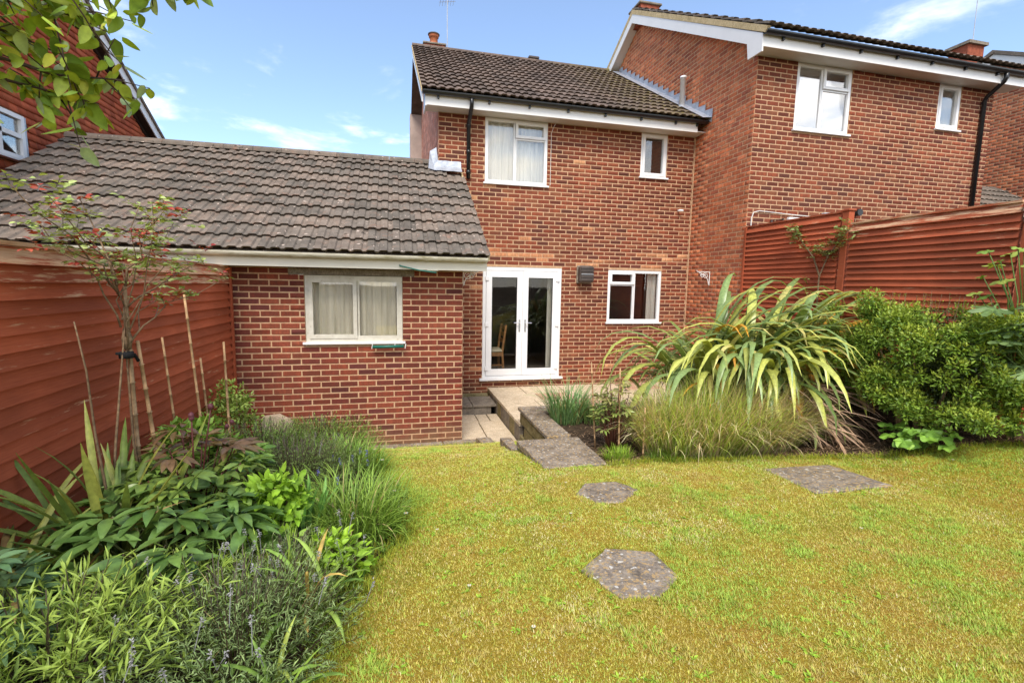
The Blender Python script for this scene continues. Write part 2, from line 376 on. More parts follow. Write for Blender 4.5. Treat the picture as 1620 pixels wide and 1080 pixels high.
# ---------------------------------------------------------------- brickwork
PAL_GARAGE = [tuple(v * 0.93 for v in c) for c in [(0.250, 0.056, 0.028), (0.225, 0.048, 0.025), (0.215, 0.046, 0.026), (0.165, 0.036, 0.024), (0.265, 0.066, 0.034), (0.235, 0.054, 0.030), (0.19, 0.042, 0.026), (0.25, 0.060, 0.034), (0.130, 0.032, 0.026)]]
PAL_HOUSE = [tuple(v * 0.80 for v in c) for c in [(0.300, 0.076, 0.035), (0.275, 0.066, 0.031), (0.255, 0.060, 0.029), (0.200, 0.050, 0.028), (0.320, 0.090, 0.042), (0.160, 0.050, 0.032), (0.270, 0.082, 0.042), (0.34, 0.115, 0.055), (0.225, 0.066, 0.036), (0.29, 0.07, 0.033)]]
PAL_GABLE = [tuple(v * 1.12 for v in c) for c in [(0.56, 0.165, 0.066), (0.50, 0.140, 0.058), (0.45, 0.122, 0.054), (0.58, 0.19, 0.085), (0.37, 0.108, 0.055), (0.54, 0.185, 0.08), (0.47, 0.15, 0.07)]]
PAL_SALMON = [(0.74, 0.34, 0.235), (0.68, 0.29, 0.195), (0.78, 0.39, 0.28)]
PAL_PALE = [(0.52, 0.225, 0.105), (0.60, 0.29, 0.14), (0.44, 0.165, 0.075)]
BR_W, BR_H, P_W, P_H = 0.213, 0.0630, 0.225, 0.075

def brick_shape(w, h, rr):
    """verts of one brick face: outer ring sunk in the mortar, inner ring on the face (local: x along wall, -y outward)"""
    e = 0.0045
    j = lambda: rr.uniform(-0.0016, 0.0016)
    o = [(-w / 2 + j(), 0.003, j()), (w / 2 + j(), 0.003, j()), (w / 2 + j(), 0.003, h + j()), (-w / 2 + j(), 0.003, h + j())]
    d = -0.0036 + rr.uniform(-0.0015, 0.0012)
    i = [(-w / 2 + e, d, e), (w / 2 - e, d + rr.uniform(-0.001, 0.001), e), (w / 2 - e, d, h - e), (-w / 2 + e, d, h - e)]
    return o + i
BRICK_FACES = [(4, 5, 6, 7), (0, 1, 5, 4), (1, 2, 6, 5), (2, 3, 7, 6), (3, 0, 4, 7)]

def brick_variants(pal, n=28):
    out = []
    for k in range(n):
        rr = random.Random(k * 7 + 3); mb = MB(); mb.v = brick_shape(BR_W, BR_H, rr); mb.f = list(BRICK_FACES)
        c = pal[k % len(pal)]; t = rr.uniform(0.82, 1.2); mb.c = [tuple(x * t for x in c)] * 8
        out.append(mb.mesh('brick', M['brick'], col=True))
    return out

PALE_BRICKS = brick_variants(PAL_PALE, 6)
def brickwork(parent, plane, u0, u1, z0, z1, openings, pal, variants, n_obj, zphase, near, top=None, skip=None, pale=None, uphase=0.0, thick=0.10, name='wall', ub0=None):
    """mortar wall with openings plus stretcher-bond bricks. plane = ('y', Y, -1): wall in XZ at Y facing -Y; ('x', X, -1): wall in YZ at X facing -X"""
    ax, at, sg = plane
    def W(u, d, z): return (u, at - sg * d, z) if ax == 'y' else (at - sg * d, u, z)
    # mortar: cells of the grid that the openings cut
    us = sorted({u0, u1, *[o[0] for o in openings], *[o[1] for o in openings]}); zs = sorted({z0, z1, *[o[2] for o in openings], *[o[3] for o in openings]})
    us = [u for u in us if u0 <= u <= u1]; zs = [z for z in zs if z0 <= z <= z1]
    mb = MB()
    if top is None:
        for a, b in zip(us, us[1:]):
            for c, d in zip(zs, zs[1:]):
                if any(o[0] < (a + b) / 2 < o[1] and o[2] < (c + d) / 2 < o[3] for o in openings): continue
                p = [W(a, 0, c), W(b, 0, c), W(b, 0, d), W(a, 0, d)]; q = [W(a, thick, c), W(b, thick, c), W(b, thick, d), W(a, thick, d)]
                mb.quad(*p); mb.quad(*q[::-1]); mb.quad(p[0], p[1], q[1], q[0]); mb.quad(p[1], p[2], q[2], q[1]); mb.quad(p[2], p[3], q[3], q[2]); mb.quad(p[3], p[0], q[0], q[3])
    else:
        pts = [(u0, z0), (u1, z0)] + top
        if ax == 'y': mb.prism(pts, 'y', at, at + thick)
        else: mb.prism(pts, 'x', at, at - sg * thick)
    wall = mb.build(name, M['mortar'], parent)
    def ztop(u):
        if top is None: return z1
        tp = sorted(top)
        return float(np.interp(u, [t[0] for t in tp], [t[1] for t in tp]))
    bricks = []
    k0 = int(math.floor((z0 - zphase) / P_H))
    i = k0
    while True:
        zb = zphase + i * P_H; i += 1
        if zb > z1 - 0.03: break
        if zb < z0 - 0.01: continue
        zt = min(zb + BR_H, z1)
        off = uphase + (0.1125 if i % 2 else 0.0)
        spans = [(u0 if ub0 is None else ub0, u1)]
        for o in openings:
            if o[2] < zb + 0.05 and o[3] > zb + 0.015:
                ns = []
                for a, b in spans:
                    if o[1] <= a or o[0] >= b: ns.append((a, b))
                    else:
                        if o[0] > a: ns.append((a, o[0]))
                        if o[1] < b: ns.append((o[1], b))
                spans = ns
        for a, b in spans:
            k = math.floor((a - off) / P_W)
            while off + k * P_W < b:
                x0 = max(a, off + k * P_W + (P_W - BR_W) / 2); x1 = min(b, off + (k + 1) * P_W - (P_W - BR_W) / 2); k += 1
                if x1 - x0 < 0.03: continue
                if top is not None:
                    zl = min(ztop(x0), ztop(x1))
                    if zb > zl - 0.02: continue
                    zt2 = min(zt, zl)
                else: zt2 = zt
                if skip and skip((x0 + x1) / 2, zb): continue
                bricks.append((x0, x1, zb, zt2))
    full = [b for b in bricks if abs(b[1] - b[0] - BR_W) < 1e-4 and abs(b[3] - b[2] - BR_H) < 1e-4]
    full.sort(key=lambda b: near((b[0] + b[1]) / 2, b[2]))
    chosen = set(full[:n_obj])
    rot = 0.0 if ax == 'y' else sg * math.pi / 2
    for b in full[:n_obj]:
        o = bpy.data.objects.new('brick', (PALE_BRICKS if pale and pale((b[0] + b[1]) / 2, b[2]) else variants)[rnd.randrange(6 if pale and pale((b[0] + b[1]) / 2, b[2]) else len(variants))])
        o.location = W((b[0] + b[1]) / 2, 0, b[2]); o.rotation_euler = (0, 0, rot); put(o, wall)
    V, F, Cc = [], [], []
    for b in bricks:
        if b in chosen: continue
        sh = brick_shape(b[1] - b[0], b[3] - b[2], rnd); um = (b[0] + b[1]) / 2; base = len(V)
        for (x, y, z) in sh:
            V.append(W(um + (x if ax == 'y' else -x), y, b[2] + z))
        F += [tuple(base + t for t in f) for f in BRICK_FACES]
        c = (PAL_PALE if pale and pale((b[0] + b[1]) / 2, b[2]) else pal)[rnd.randrange(3 if pale and pale((b[0] + b[1]) / 2, b[2]) else len(pal))]; t = rnd.uniform(0.82, 1.2); Cc += [tuple(x * t for x in c)] * 8
    if V:
        o = put(bpy.data.objects.new('bricks', np_mesh('bricks', np.array(V), np.array(F), M['brick'], np.array(Cc))), wall); o['kind'] = 'stuff'
    return wall

# ---------------------------------------------------------------- roof tiles
def tile_mesh(mat, w=0.302, length=0.40, rr=None, drop=0.038):
    """one interlocking tile: local x across, y up the slope, z off the slope; two flat-topped rolls with troughs between"""
    rr = rr or random.Random(0)
    prof = []
    for k in range(2):
        x = -w / 2 + k * w / 2
        prof += [(x + 0.000, 0.018), (x + 0.014, 0.022), (x + 0.078, 0.022), (x + 0.094, 0.003), (x + 0.132, 0.002)]
    prof.append((w / 2, 0.018))
    v, f = [], []; n = len(prof); j = rr.uniform(-0.003, 0.003)
    for x, z in prof: v.append((x, 0 + rr.uniform(-0.002, 0.002), z + drop + j))
    for x, z in prof: v.append((x, length, z + 0.0))
    for x, z in prof: v.append((x, 0.030, z + drop - 0.034))
    for x, z in prof: v.append((x, length, z - 0.02))
    for i in range(n - 1):
        f += [(i, i + 1, n + i + 1, n + i), (2 * n + i, 2 * n + i + 1, i + 1, i), (3 * n + i, 3 * n + i + 1, 2 * n + i + 1, 2 * n + i)]
    f += [(0, n, 3 * n, 2 * n), (n - 1, 2 * n + n - 1, 3 * n + n - 1, 2 * n - 1)]
    me = bpy.data.meshes.new('tile'); me.from_pydata(v, [], f); me.materials.append(mat); me.update(); return me

def lay_tiles(parent, variants, x0, x1, eave, pitch, n_courses, gauge, w=0.30, n_rows=None, sel=None):
    """rows of tiles up a slope that climbs in +Y from eave (y, z); tiles are parts of the roof sheet"""
    ca, sa = math.cos(pitch), math.sin(pitch); n = int(math.ceil((x1 - x0) / w - 0.05)); ww = (x1 - x0) / n
    for r in range(n_courses):
        for k in range(n):
            if sel and not sel(k, n, r): continue
            o = bpy.data.objects.new('tile', variants[rnd.randrange(len(variants))])
            s = r * gauge
            o.location = (x0 + (k + 0.5) * ww, eave[0] + s * ca, eave[1] + s * sa)
            o.rotation_euler = (pitch + rnd.uniform(-0.006, 0.006), rnd.uniform(-0.006, 0.006), rnd.uniform(-0.004, 0.004)); o.scale = (ww / w, 1, 1)
            put(o, parent)
TILES = [tile_mesh(M['tile'], rr=random.Random(k)) for k in range(6)]
MOSS_TILES = [tile_mesh(M['mosstile'], rr=random.Random(40 + k)) for k in range(6)]

# ---------------------------------------------------------------- windows
def window(parent, x0, x1, z0, z1, y, lights, mat, glass, sill=True, fw=0.052, back=None, curtain=None, depth=0.07, room=0.5, sillmat=None, ax='y'):
    """window part of a wall: outer frame > mullion, sash, pane, sill, curtain. lights: (u0,u1,v0,v1,opens) in fractions of the frame"""
    m = MB(); yb = y + depth
    m.box(x0, x0 + fw, y, yb, z0, z1).box(x1 - fw, x1, y, yb, z0, z1).box(x0 + fw, x1 - fw, y, yb, z0, z0 + fw).box(x0 + fw, x1 - fw, y, yb, z1 - fw, z1)
    win = m.build('window', mat, parent)
    for (a, b, c, d, opens) in lights:
        xa, xb, za, zb = x0 + (x1 - x0) * a, x0 + (x1 - x0) * b, z0 + (z1 - z0) * c, z0 + (z1 - z0) * d
        xa += fw * 0.55 if a == 0 else 0; xb -= fw * 0.55 if b == 1 else 0; za += fw * 0.55 if c == 0 else 0; zb -= fw * 0.55 if d == 1 else 0
        s = 0.05 if opens else 0.026; yo = y - 0.014 if opens else y + 0.012
        q = MB(); q.box(xa + .003, xa + s, yo, yb - .01, za + .003, zb - .003).box(xb - s, xb - .003, yo, yb - .01, za + .003, zb - .003)
        q.box(xa + s, xb - s, yo + .002, yb - .012, za + .003, za + s).box(xa + s, xb - s, yo + .002, yb - .012, zb - s, zb - .003)
        q.build('sash', mat, win)
        box('gasket', M['black'], win, xa + s, xb - s, yo + .026, yo + .029, za + s, zb - s) if False else None
        box('pane', glass, win, xa + s - .004, xb - s + .004, y + 0.030, y + 0.034, za + s - .004, zb - s + .004)
    if sill: box('sill', sillmat or mat, win, x0 - 0.035, x1 + 0.035, y - 0.055, y + 0.02, z0 - 0.032, z0 - 0.001, r=0.004)
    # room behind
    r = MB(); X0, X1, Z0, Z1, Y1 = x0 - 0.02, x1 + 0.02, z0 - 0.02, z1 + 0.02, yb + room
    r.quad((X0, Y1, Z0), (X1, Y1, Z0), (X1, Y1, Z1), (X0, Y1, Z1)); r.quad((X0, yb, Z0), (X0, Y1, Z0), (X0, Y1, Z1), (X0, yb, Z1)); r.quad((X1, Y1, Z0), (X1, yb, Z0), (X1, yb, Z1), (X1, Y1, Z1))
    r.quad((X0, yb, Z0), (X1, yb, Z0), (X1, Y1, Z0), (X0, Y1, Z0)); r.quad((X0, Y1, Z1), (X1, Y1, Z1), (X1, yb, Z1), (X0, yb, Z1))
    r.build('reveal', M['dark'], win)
    if curtain:
        for (a, b, cm, dy) in curtain:
            n = int(40 * (b - a)) + 6; q = MB(); xs = np.linspace(x0 + (x1 - x0) * a, x0 + (x1 - x0) * b, n)
            ys = [yb + dy + 0.018 * math.sin(i * 1.15) + 0.008 * math.sin(i * 2.7 + a * 9) for i in range(n)]
            for i in range(n - 1): q.quad((xs[i], ys[i], z0), (xs[i + 1], ys[i + 1], z0), (xs[i + 1], ys[i + 1], z1), (xs[i], ys[i], z1))
            q.build('curtain', cm, win, smooth=True)
    return win

def gutter(parent, x0, x1, y, z, r, mat, name='gutter'):
    m = MB(); n = 9; pts = []
    for k in range(n + 1):
        a = math.pi + math.pi * k / n; pts.append((y + r * math.cos(a), z + r * math.sin(a)))
    inner = [(y + (p[0] - y) * 0.9, z + (p[1] - z) * 0.9) for p in pts[::-1]]
    m.prism(pts + inner, 'x', x0, x1); return m.build(name, mat, parent)

# ================================================================ terrain
def bed_edge(y):      # lawn's edge against the long flower bed
    return np.interp(y, [-6, 0, 1.87, 2.21, 2.65, 2.99, 3.62, 4.44, 5.4, 6.0, 6.5], [-0.7, -0.5, -0.33, -0.25, -0.13, 0.05, 0.10, -0.12, -0.28, -0.36, -0.40])
def lawn_far(x):      # lawn's edge against the beds below the house
    return np.interp(x, [-9, 1.62, 1.66, 1.98, 2.4, 2.98, 4.19, 4.54, 5.1, 5.7, 9], [6.24, 6.24, 4.12, 4.10, 4.12, 3.99, 3.80, 3.45, 3.15, 2.7, 1.5])
def height(x, y):
    x = np.asarray(x, float); y = np.asarray(y, float)
    b = 0.62 * (1 - np.exp(-np.maximum(0, 6.25 - y) / 1.6))
    b = np.where(y > 6.25, -0.03, b)
    bank = 0.25 * np.clip(x - 4.2, 0, 1.5) * np.clip((6.6 - y) / 0.5, 0, 1)
    e = bed_edge(y); bed = 0.10 * np.clip((e - x) / 0.35, 0, 1) * np.clip((6.3 - y) / 0.4, 0, 1)
    h = b + bank + bed
    plant = (x > 1.70) & (x < 5.7) & (y < 6.2) & (y > lawn_far(x) - 0.02)
    return np.where(plant, np.maximum(h, 0.45 + bank), h)

def noise2(x, y, f, seed):
    """smooth value noise on numpy arrays, 0..1"""
    g = np.random.default_rng(seed).random((256, 256)); x = x * f + 37.2; y = y * f + 11.7
    xi = np.floor(x).astype(int); yi = np.floor(y).astype(int); fx = x - xi; fy = y - yi; fx = fx * fx * (3 - 2 * fx); fy = fy * fy * (3 - 2 * fy)
    a = g[xi % 256, yi % 256]; b = g[(xi + 1) % 256, yi % 256]; c = g[xi % 256, (yi + 1) % 256]; d = g[(xi + 1) % 256, (yi + 1) % 256]
    return (a * (1 - fx) + b * fx) * (1 - fy) + (c * (1 - fx) + d * fx) * fy
def fbm(x, y, f, seed): return 0.5 * noise2(x, y, f, seed) + 0.3 * noise2(x, y, f * 2.1, seed + 1) + 0.2 * noise2(x, y, f * 4.3, seed + 2)

def sheet(name, xs, ys, hf, mat, keep=None):
    X, Y = np.meshgrid(xs, ys, indexing='ij'); Z = hf(X, Y); nx, ny = X.shape
    V = np.stack([X.ravel(), Y.ravel(), Z.ravel()], 1); I = np.arange(nx * ny).reshape(nx, ny)
    F = np.stack([I[:-1, :-1].ravel(), I[1:, :-1].ravel(), I[1:, 1:].ravel(), I[:-1, 1:].ravel()], 1)
    if keep is not None:
        cx = V[F].mean(1); F = F[keep(cx[:, 0], cx[:, 1])]
    o = put(bpy.data.objects.new(name, np_mesh(name, V, F, mat, smooth=True))); o['kind'] = 'structure'; return o

gx = np.concatenate([np.linspace(-250, -8, 12), np.arange(-7.5, -2, 0.25), np.arange(-2, 6.2, 0.06), np.arange(6.3, 12, 0.3), np.linspace(13, 300, 14)])
gy = np.concatenate([np.linspace(-250, -5, 10), np.arange(-4.5, 1, 0.25), np.arange(1, 6.21, 0.06), [6.245, 6.255], np.arange(6.3, 9, 0.3), np.linspace(10, 300, 14)])
sheet('ground', gx, gy, lambda x, y: height(x, y) - 0.012 + 0.02 * (fbm(x, y, 9, 3) - 0.5), M['soil'])
def in_lawn(x, y):
    j = 0.07 * (fbm(x, y, 5, 77) - 0.5) * 2
    return (x > bed_edge(y) + j) & (y < lawn_far(x) + np.where(x > 1.66, j, 0)) & (x < 5.66)
sheet('lawn', np.arange(-1.2, 5.7, 0.05), np.concatenate([np.arange(-5, 1, 0.25), np.arange(1, 6.24, 0.05)]), lambda x, y: height(x, y) + 0.006 + 0.02 * (fbm(x, y, 3, 9) - 0.5), M['turf'], in_lawn)

# ================================================================ the garage
def dist(u, d, z): return u * u + d * d + (z - 2.16) ** 2
BV_G, BV_H, BV_N = brick_variants(PAL_GARAGE), brick_variants(PAL_HOUSE), brick_variants(PAL_HOUSE)

def build_garage():
    g = thing('brick_garage', (-1.0, 6.5, 0), 'low red brick garage with grey tiled roof and one curtained window', 'garage')
    X0, X1, Y = -4.7, 0.872, 6.408
    op = [(-1.094, 0.09, 1.405, 2.245), (-1.27, 0.24, 2.245, 2.335)]
    brickwork(g, ('y', Y, -1), X0, X1, -0.1, 2.335, op, PAL_GARAGE, BV_G, 300, 0.0075, lambda u, z: dist(u, Y, z) + (1e3 if u < -1.9 else 0) + (200 if u < -1.1 and z < 0.9 else 0), skip=lambda u, z: u < -2.2, uphase=0.872)
    brickwork(g, ('x', X1, 1), Y + 0.1, 8.67, -0.1, 2.335, [], PAL_GARAGE, BV_G, 0, 0.0075, lambda u, z: 0, uphase=Y, ub0=Y, name='side_wall')
    box('lintel', M['step'], g, -1.27, 0.24, Y - 0.004, Y + 0.09, 2.247, 2.334)
    w = window(g, -1.09, 0.086, 1.412, 2.242, Y + 0.012, [(0, 0.525, 0, 1, True), (0.525, 1, 0, 1, False)], M['oldpaint'], M['glass'], fw=0.07,
               curtain=[(0.05, 0.53, M['curtain'], 0.03), (0.50, 0.97, M['curtain'], 0.045)], room=0.35, sillmat=M['white'])
    box('fascia', M['offwhite'], g, -4.75, 1.14, 6.112, 6.132, 2.332, 2.462)
    box('soffit', M['soffit'], g, -4.75, 1.14, 6.133, 6.404, 2.337, 2.349)
    box('box_end', M['white'], g, 1.10, 1.1405, 6.134, 6.405, 2.3495, 2.55)
    gu = gutter(g, -4.75, 1.135, 6.052, 2.492, 0.056, M['cream'])
    for x in (-3.4, -2.5, -1.6, -0.62, 0.36, 1.1):
        m = MB()
        for k in range(8):
            a0, a1 = math.pi + math.pi * k / 8, math.pi + math.pi * (k + 1) / 8; r = 0.0595
            m.quad((x, 6.052 + r * math.cos(a0), 2.492 + r * math.sin(a0)), (x + 0.028, 6.052 + r * math.cos(a0), 2.492 + r * math.sin(a0)), (x + 0.028, 6.052 + r * math.cos(a1), 2.492 + r * math.sin(a1)), (x, 6.052 + r * math.cos(a1), 2.492 + r * math.sin(a1)))
        m.build('gutter_bracket', M['cream'], g)
    pitch = math.atan2(1.755, 2.90); ca, sa = math.cos(pitch), math.sin(pitch)
    m = MB(); m.prism([(6.05, 2.49), (8.9, 2.49 + 2.85 * math.tan(pitch)), (8.9, 2.38 + 2.85 * math.tan(pitch)), (6.12, 2.46)], 'x', -4.73, 0.74)
    m.prism([(6.05, 2.489), (8.66, 2.489 + 2.61 * math.tan(pitch)), (8.66, 2.38 + 2.61 * math.tan(pitch)), (6.12, 2.459)], 'x', 0.7405, 1.13)
    roof = m.build('roof', M['tile'], g)
    lay_tiles(roof, TILES, -4.75, 1.16, (6.0, 2.492), pitch, 11, 0.309, sel=lambda k, n, r: not (k >= n - 1 and r >= 9) and not (k >= n - 2 and r >= 10))
    for i in range(13):
        x = -4.75 + i * 0.425; q = MB(); n = 8; L_ = min(0.42, 0.72 - x)
        if L_ < 0.1: continue
        prof = [(8.9 + 0.125 * math.cos(math.pi * k / n), 4.235 + 0.10 * math.sin(math.pi * k / n)) for k in range(n + 1)] + [(8.9 - 0.095, 4.235), (8.9 + 0.095, 4.235)]
        q.prism(prof, 'x', x, x + L_); q.build('ridge_tile', M['tile'], roof)
    m = MB(); m.prism([(6.02, 2.455), (8.66, 2.455 + 2.64 * math.tan(pitch)), (8.66, 2.50 + 2.64 * math.tan(pitch)), (6.02, 2.50)], 'x', 1.131, 1.160); m.build('verge', M['verge_mortar'], roof)
    # the far slope and gable end, out of sight from the garden
    m = MB(); m.prism([(8.905, 4.21), (11.8, 2.46), (11.8, 2.36), (8.905, 4.1)], 'x', -4.73, 0.74); m.build('rear_roof', M['tile'], g)
    m = MB(); m.prism([(6.41, -0.1), (11.5, -0.1), (11.5, 2.5), (8.9, 4.05), (6.41, 2.55)], 'x', -4.7, -4.6); m.build('gable_end', M['mortar'], g)
    return g
build_garage()

# ================================================================ the house with the french doors
def build_house():
    h = thing('brick_house', (3.2, 9.0, 0.0), 'two storey red brick house with white french doors and mossy tiled roof', 'house')
    Y = 8.676
    op = [(1.545, 3.055, 0.43, 2.4905), (4.0, 5.146, 1.475, 2.4905), (1.56, 2.715, 3.965, 5.08), (4.575, 5.13, 4.265, 5.08)]
    near = lambda u, z: dist(u, Y, z) + (1e3 if (u < 1.15 and z < 4.2) or (u > 3.7 and z < 1.7) or z < 0.3 else 0)
    brickwork(h, ('y', Y, -1), 0.75, 5.727, -0.1, 5.08, op, PAL_HOUSE, BV_H, 300, 2.5335 - 34 * 0.075, near, uphase=0.75, pale=lambda u, z: (2.48 < z < 2.78 and noise2(np.array([u]), np.array([z * 6]), 2.2, 5)[0] > 0.62) or noise2(np.array([u * 3.1]), np.array([z * 9]), 2.9, 8)[0] > 0.93)
    gp = math.tan(math.radians(30.9))
    brickwork(h, ('x', 0.75, -1), Y + 0.101, 14.2, 3.4, 7.6, [], PAL_SALMON, BV_H, 0, 2.5335 - 34 * 0.075, lambda u, z: 0, top=[(14.2, 6.6), (12.5, 7.6), (Y + 0.101, 7.6 - (12.5 - Y - 0.101) * gp)], uphase=Y, ub0=Y, name='side_wall')
    box('pier', M['soffit_brown'], h, 0.44, 0.748, 14.0, 14.4, 3.0, 6.75)
    # windows
    window(h, 1.565, 2.71, 3.97, 5.075, Y + 0.008, [(0, 0.475, 0, 1, False), (0.475, 1, 0.72, 1, True), (0.475, 1, 0, 0.72, False)], M['upvc'], M['glass'], curtain=[(0.03, 0.97, M['net'], 0.05)], room=0.3)
    window(h, 4.58, 5.125, 4.27, 5.075, Y + 0.008, [(0, 1, 0, 1, True)], M['upvc'], M['glass'], room=0.6)
    window(h, 4.005, 5.141, 1.48, 2.487, Y + 0.008, [(0, 0.49, 0.73, 1, True), (0, 0.49, 0, 0.73, False), (0.49, 1, 0, 1, False)], M['upvc'], M['glass'], curtain=[(0.80, 0.97, M['net'], 0.06)], room=1.2)
    # french doors
    m = MB(); y = Y + 0.004
    m.box(1.55, 1.608, y, y + 0.07, 0.44, 2.486).box(2.992, 3.05, y, y + 0.07, 0.44, 2.486).box(1.608, 2.992, y, y + 0.07, 2.428, 2.486).box(1.608, 2.992, y, y + 0.07, 0.44, 0.476)
    fr = m.build('door_frame', M['upvc'], h)
    box('door_sill', M['upvc'], fr, 1.49, 3.11, y - 0.075, y + 0.02, 0.395, 0.4385, r=0.005)
    for s, (a, b) in enumerate(((1.612, 2.298), (2.302, 2.988))):
        yo = y - 0.012; q = MB(); st = 0.105
        q.box(a, a + st, yo, yo + 0.06, 0.482, 2.422).box(b - st, b, yo, yo + 0.06, 0.482, 2.422).box(a + st, b - st, yo + .001, yo + 0.059, 0.482, 0.605).box(a + st, b - st, yo + .001, yo + 0.059, 2.305, 2.422)
        d = q.build('door', M['upvc'], h)
        box('pane', M['door_glass'], d, a + st - .004, b - st + .004, yo + 0.028, yo + 0.033, 0.60, 2.31)
        gk = MB(); e = 0.010
        for (p0, p1, z0, z1) in ((a + st, a + st + e, 0.605, 2.305), (b - st - e, b - st, 0.605, 2.305), (a + st + e, b - st - e, 0.605, 0.605 + e), (a + st + e, b - st - e, 2.305 - e, 2.305)): gk.box(p0, p1, yo + 0.018, yo + 0.0275, z0, z1)
        gk.build('gasket', M['black'], d)
        hx = b - st / 2 if s == 0 else a + st / 2; dr = -1 if s == 0 else 1
        k = MB(); k.cbox(hx - 0.016, hx + 0.016, yo - 0.012, yo - 0.0005, 1.30, 1.53, r=0.004); k.tube([(hx, yo - 0.01, 1.47), (hx, yo - 0.05, 1.47), (hx + dr * 0.02, yo - 0.056, 1.47), (hx + dr * 0.115, yo - 0.052, 1.468)], 0.0085, 8); k.build('handle', M['steel'], d)
        ex = a if s == 0 else b
        for hz in (0.58, 1.40, 2.24):
            k = MB(); k.cbox(ex - 0.02 if s == 0 else ex - 0.045, ex + 0.045 if s == 0 else ex + 0.02, yo - 0.018, yo - 0.0005, hz, hz + 0.075, r=0.004); k.build('hinge', M['upvc'], d)
    # dining room seen through the doors
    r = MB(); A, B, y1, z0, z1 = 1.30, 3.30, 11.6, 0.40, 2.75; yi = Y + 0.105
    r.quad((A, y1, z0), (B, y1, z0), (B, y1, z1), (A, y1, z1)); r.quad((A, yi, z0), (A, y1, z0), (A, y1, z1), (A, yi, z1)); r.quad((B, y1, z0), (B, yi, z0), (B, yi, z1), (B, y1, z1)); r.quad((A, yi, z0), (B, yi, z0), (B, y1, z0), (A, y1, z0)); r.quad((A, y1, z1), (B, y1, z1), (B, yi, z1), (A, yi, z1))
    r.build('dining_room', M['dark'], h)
    q = MB(); n = 26; xs = np.linspace(2.84, 2.975, n)
    for i in range(n - 1):
        ya, yb_ = Y + 0.20 + 0.022 * math.sin(i * 1.3), Y + 0.20 + 0.022 * math.sin((i + 1) * 1.3)
        q.quad((xs[i], ya, 0.45), (xs[i + 1], yb_, 0.45), (xs[i + 1], yb_, 2.42), (xs[i], ya, 2.42))
    q.build('door_curtain', M['net'], h, smooth=True)
    # eaves
    box('fascia', M['white'], h, 0.53, 5.54, 8.345, 8.365, 5.065, 5.235)
    box('soffit', M['soffit'], h, 0.53, 5.72, 8.366, 8.72, 5.081, 5.094)
    m = MB(); m.prism([(8.345, 5.05), (8.80, 5.05), (8.80, 5.45), (8.345, 5.235)], 'x', 0.505, 0.529); m.build('box_end', M['white'], h)
    gutter(h, 0.47, 5.70, 8.287, 5.262, 0.056, M['black'])
    for x in (0.7, 1.55, 2.25, 2.95, 3.65, 4.35, 5.05, 5.5): box('gutter_bracket', M['black'], h, x, x + 0.03, 8.30, 8.344, 5.165, 5.215)
    m = MB(); m.tube([(1.263, 8.287, 5.22), (1.263, 8.287, 5.13), (1.263, 8.31, 5.09), (1.263, 8.60, 4.93), (1.263, 8.632, 4.88), (1.262, 8.632, 4.0)], 0.034, 10)
    dp = m.build('downpipe', M['black'], h, smooth=True)
    for z in (4.86, 4.42, 4.08): MB().tube([(1.2625, 8.632, z), (1.2625, 8.632, z + 0.06)], 0.042, 10).build('collar', M['black'], dp, smooth=True)
    # roof
    pitch = math.radians(30.9); tn = math.tan(pitch)
    m = MB(); m.prism([(8.30, 5.255), (12.5, 5.255 + 4.2 * tn), (12.5, 5.1 + 4.2 * tn), (8.36, 5.235)], 'x', 0.47, 5.72); roof = m.build('roof', M['mosstile'], h)
    lay_tiles(roof, MOSS_TILES, 0.45, 5.70, (8.25, 5.268), pitch, 15, 0.3262)
    for i in range(12):
        x = 0.45 + i * 0.438; q = MB(); n = 8; zr = 5.255 + 4.2 * tn
        prof = [(12.5 + 0.125 * math.cos(math.pi * k / n), zr + 0.015 + 0.085 * math.sin(math.pi * k / n)) for k in range(n + 1)] + [(12.405, zr + 0.015), (12.595, zr + 0.015)]
        q.prism(prof, 'x', x, x + 0.433); q.build('ridge_tile', M['mosstile'], roof)
    m = MB(); m.prism([(12.5, 5.25 + 4.2 * tn), (16.7, 5.25), (16.7, 5.15), (12.5, 5.1 + 4.2 * tn)], 'x', 0.47, 5.72); m.build('rear_roof', M['mosstile'], h)
    m = MB(); m.prism([(8.24, 5.225), (12.5, 5.225 + 4.26 * tn), (12.5, 5.275 + 4.26 * tn), (8.24, 5.275)], 'x', 0.436, 0.449); m.build('verge', M['verge_mortar'], roof)
    m = MB(); m.prism([(8.34, 5.10), (12.5, 5.10 + 4.16 * tn), (12.5, 5.21 + 4.16 * tn), (8.34, 5.21)], 'x', 0.45, 0.469); m.build('barge_board', M['white'], roof)
    box('ridge_vent', M['brownplastic'], roof, 3.32, 3.60, 12.38, 12.62, 7.84, 7.905, r=0.02)
    c = box('chimney', M['brick_plain'], roof, 0.74, 1.24, 12.55, 13.05, 7.3, 7.93)
    box('chimney_cap', M['step'], roof, 0.71, 1.27, 12.52, 13.08, 7.931, 7.975, r=0.01)
    MB().tube([(0.985, 12.75, 7.976), (0.985, 12.75, 8.0), (0.985, 12.75, 8.16), (0.985, 12.75, 8.17), (0.985, 12.75, 8.23)], [0.12, 0.105, 0.092, 0.12, 0.125], 14).build('chimney_pot', M['pot'], roof, smooth=True)
    MB().tube([(0.985, 12.75, 8.231), (0.985, 12.75, 8.25)], 0.145, 14).build('pot_cowl', M['brownplastic'], roof)
    m = MB(); m.tube([(1.30, 12.6, 7.6), (1.30, 12.6, 9.4)], 0.012, 6); m.tube([(1.1, 12.6, 8.93), (1.5, 12.6, 9.0)], 0.006, 4)
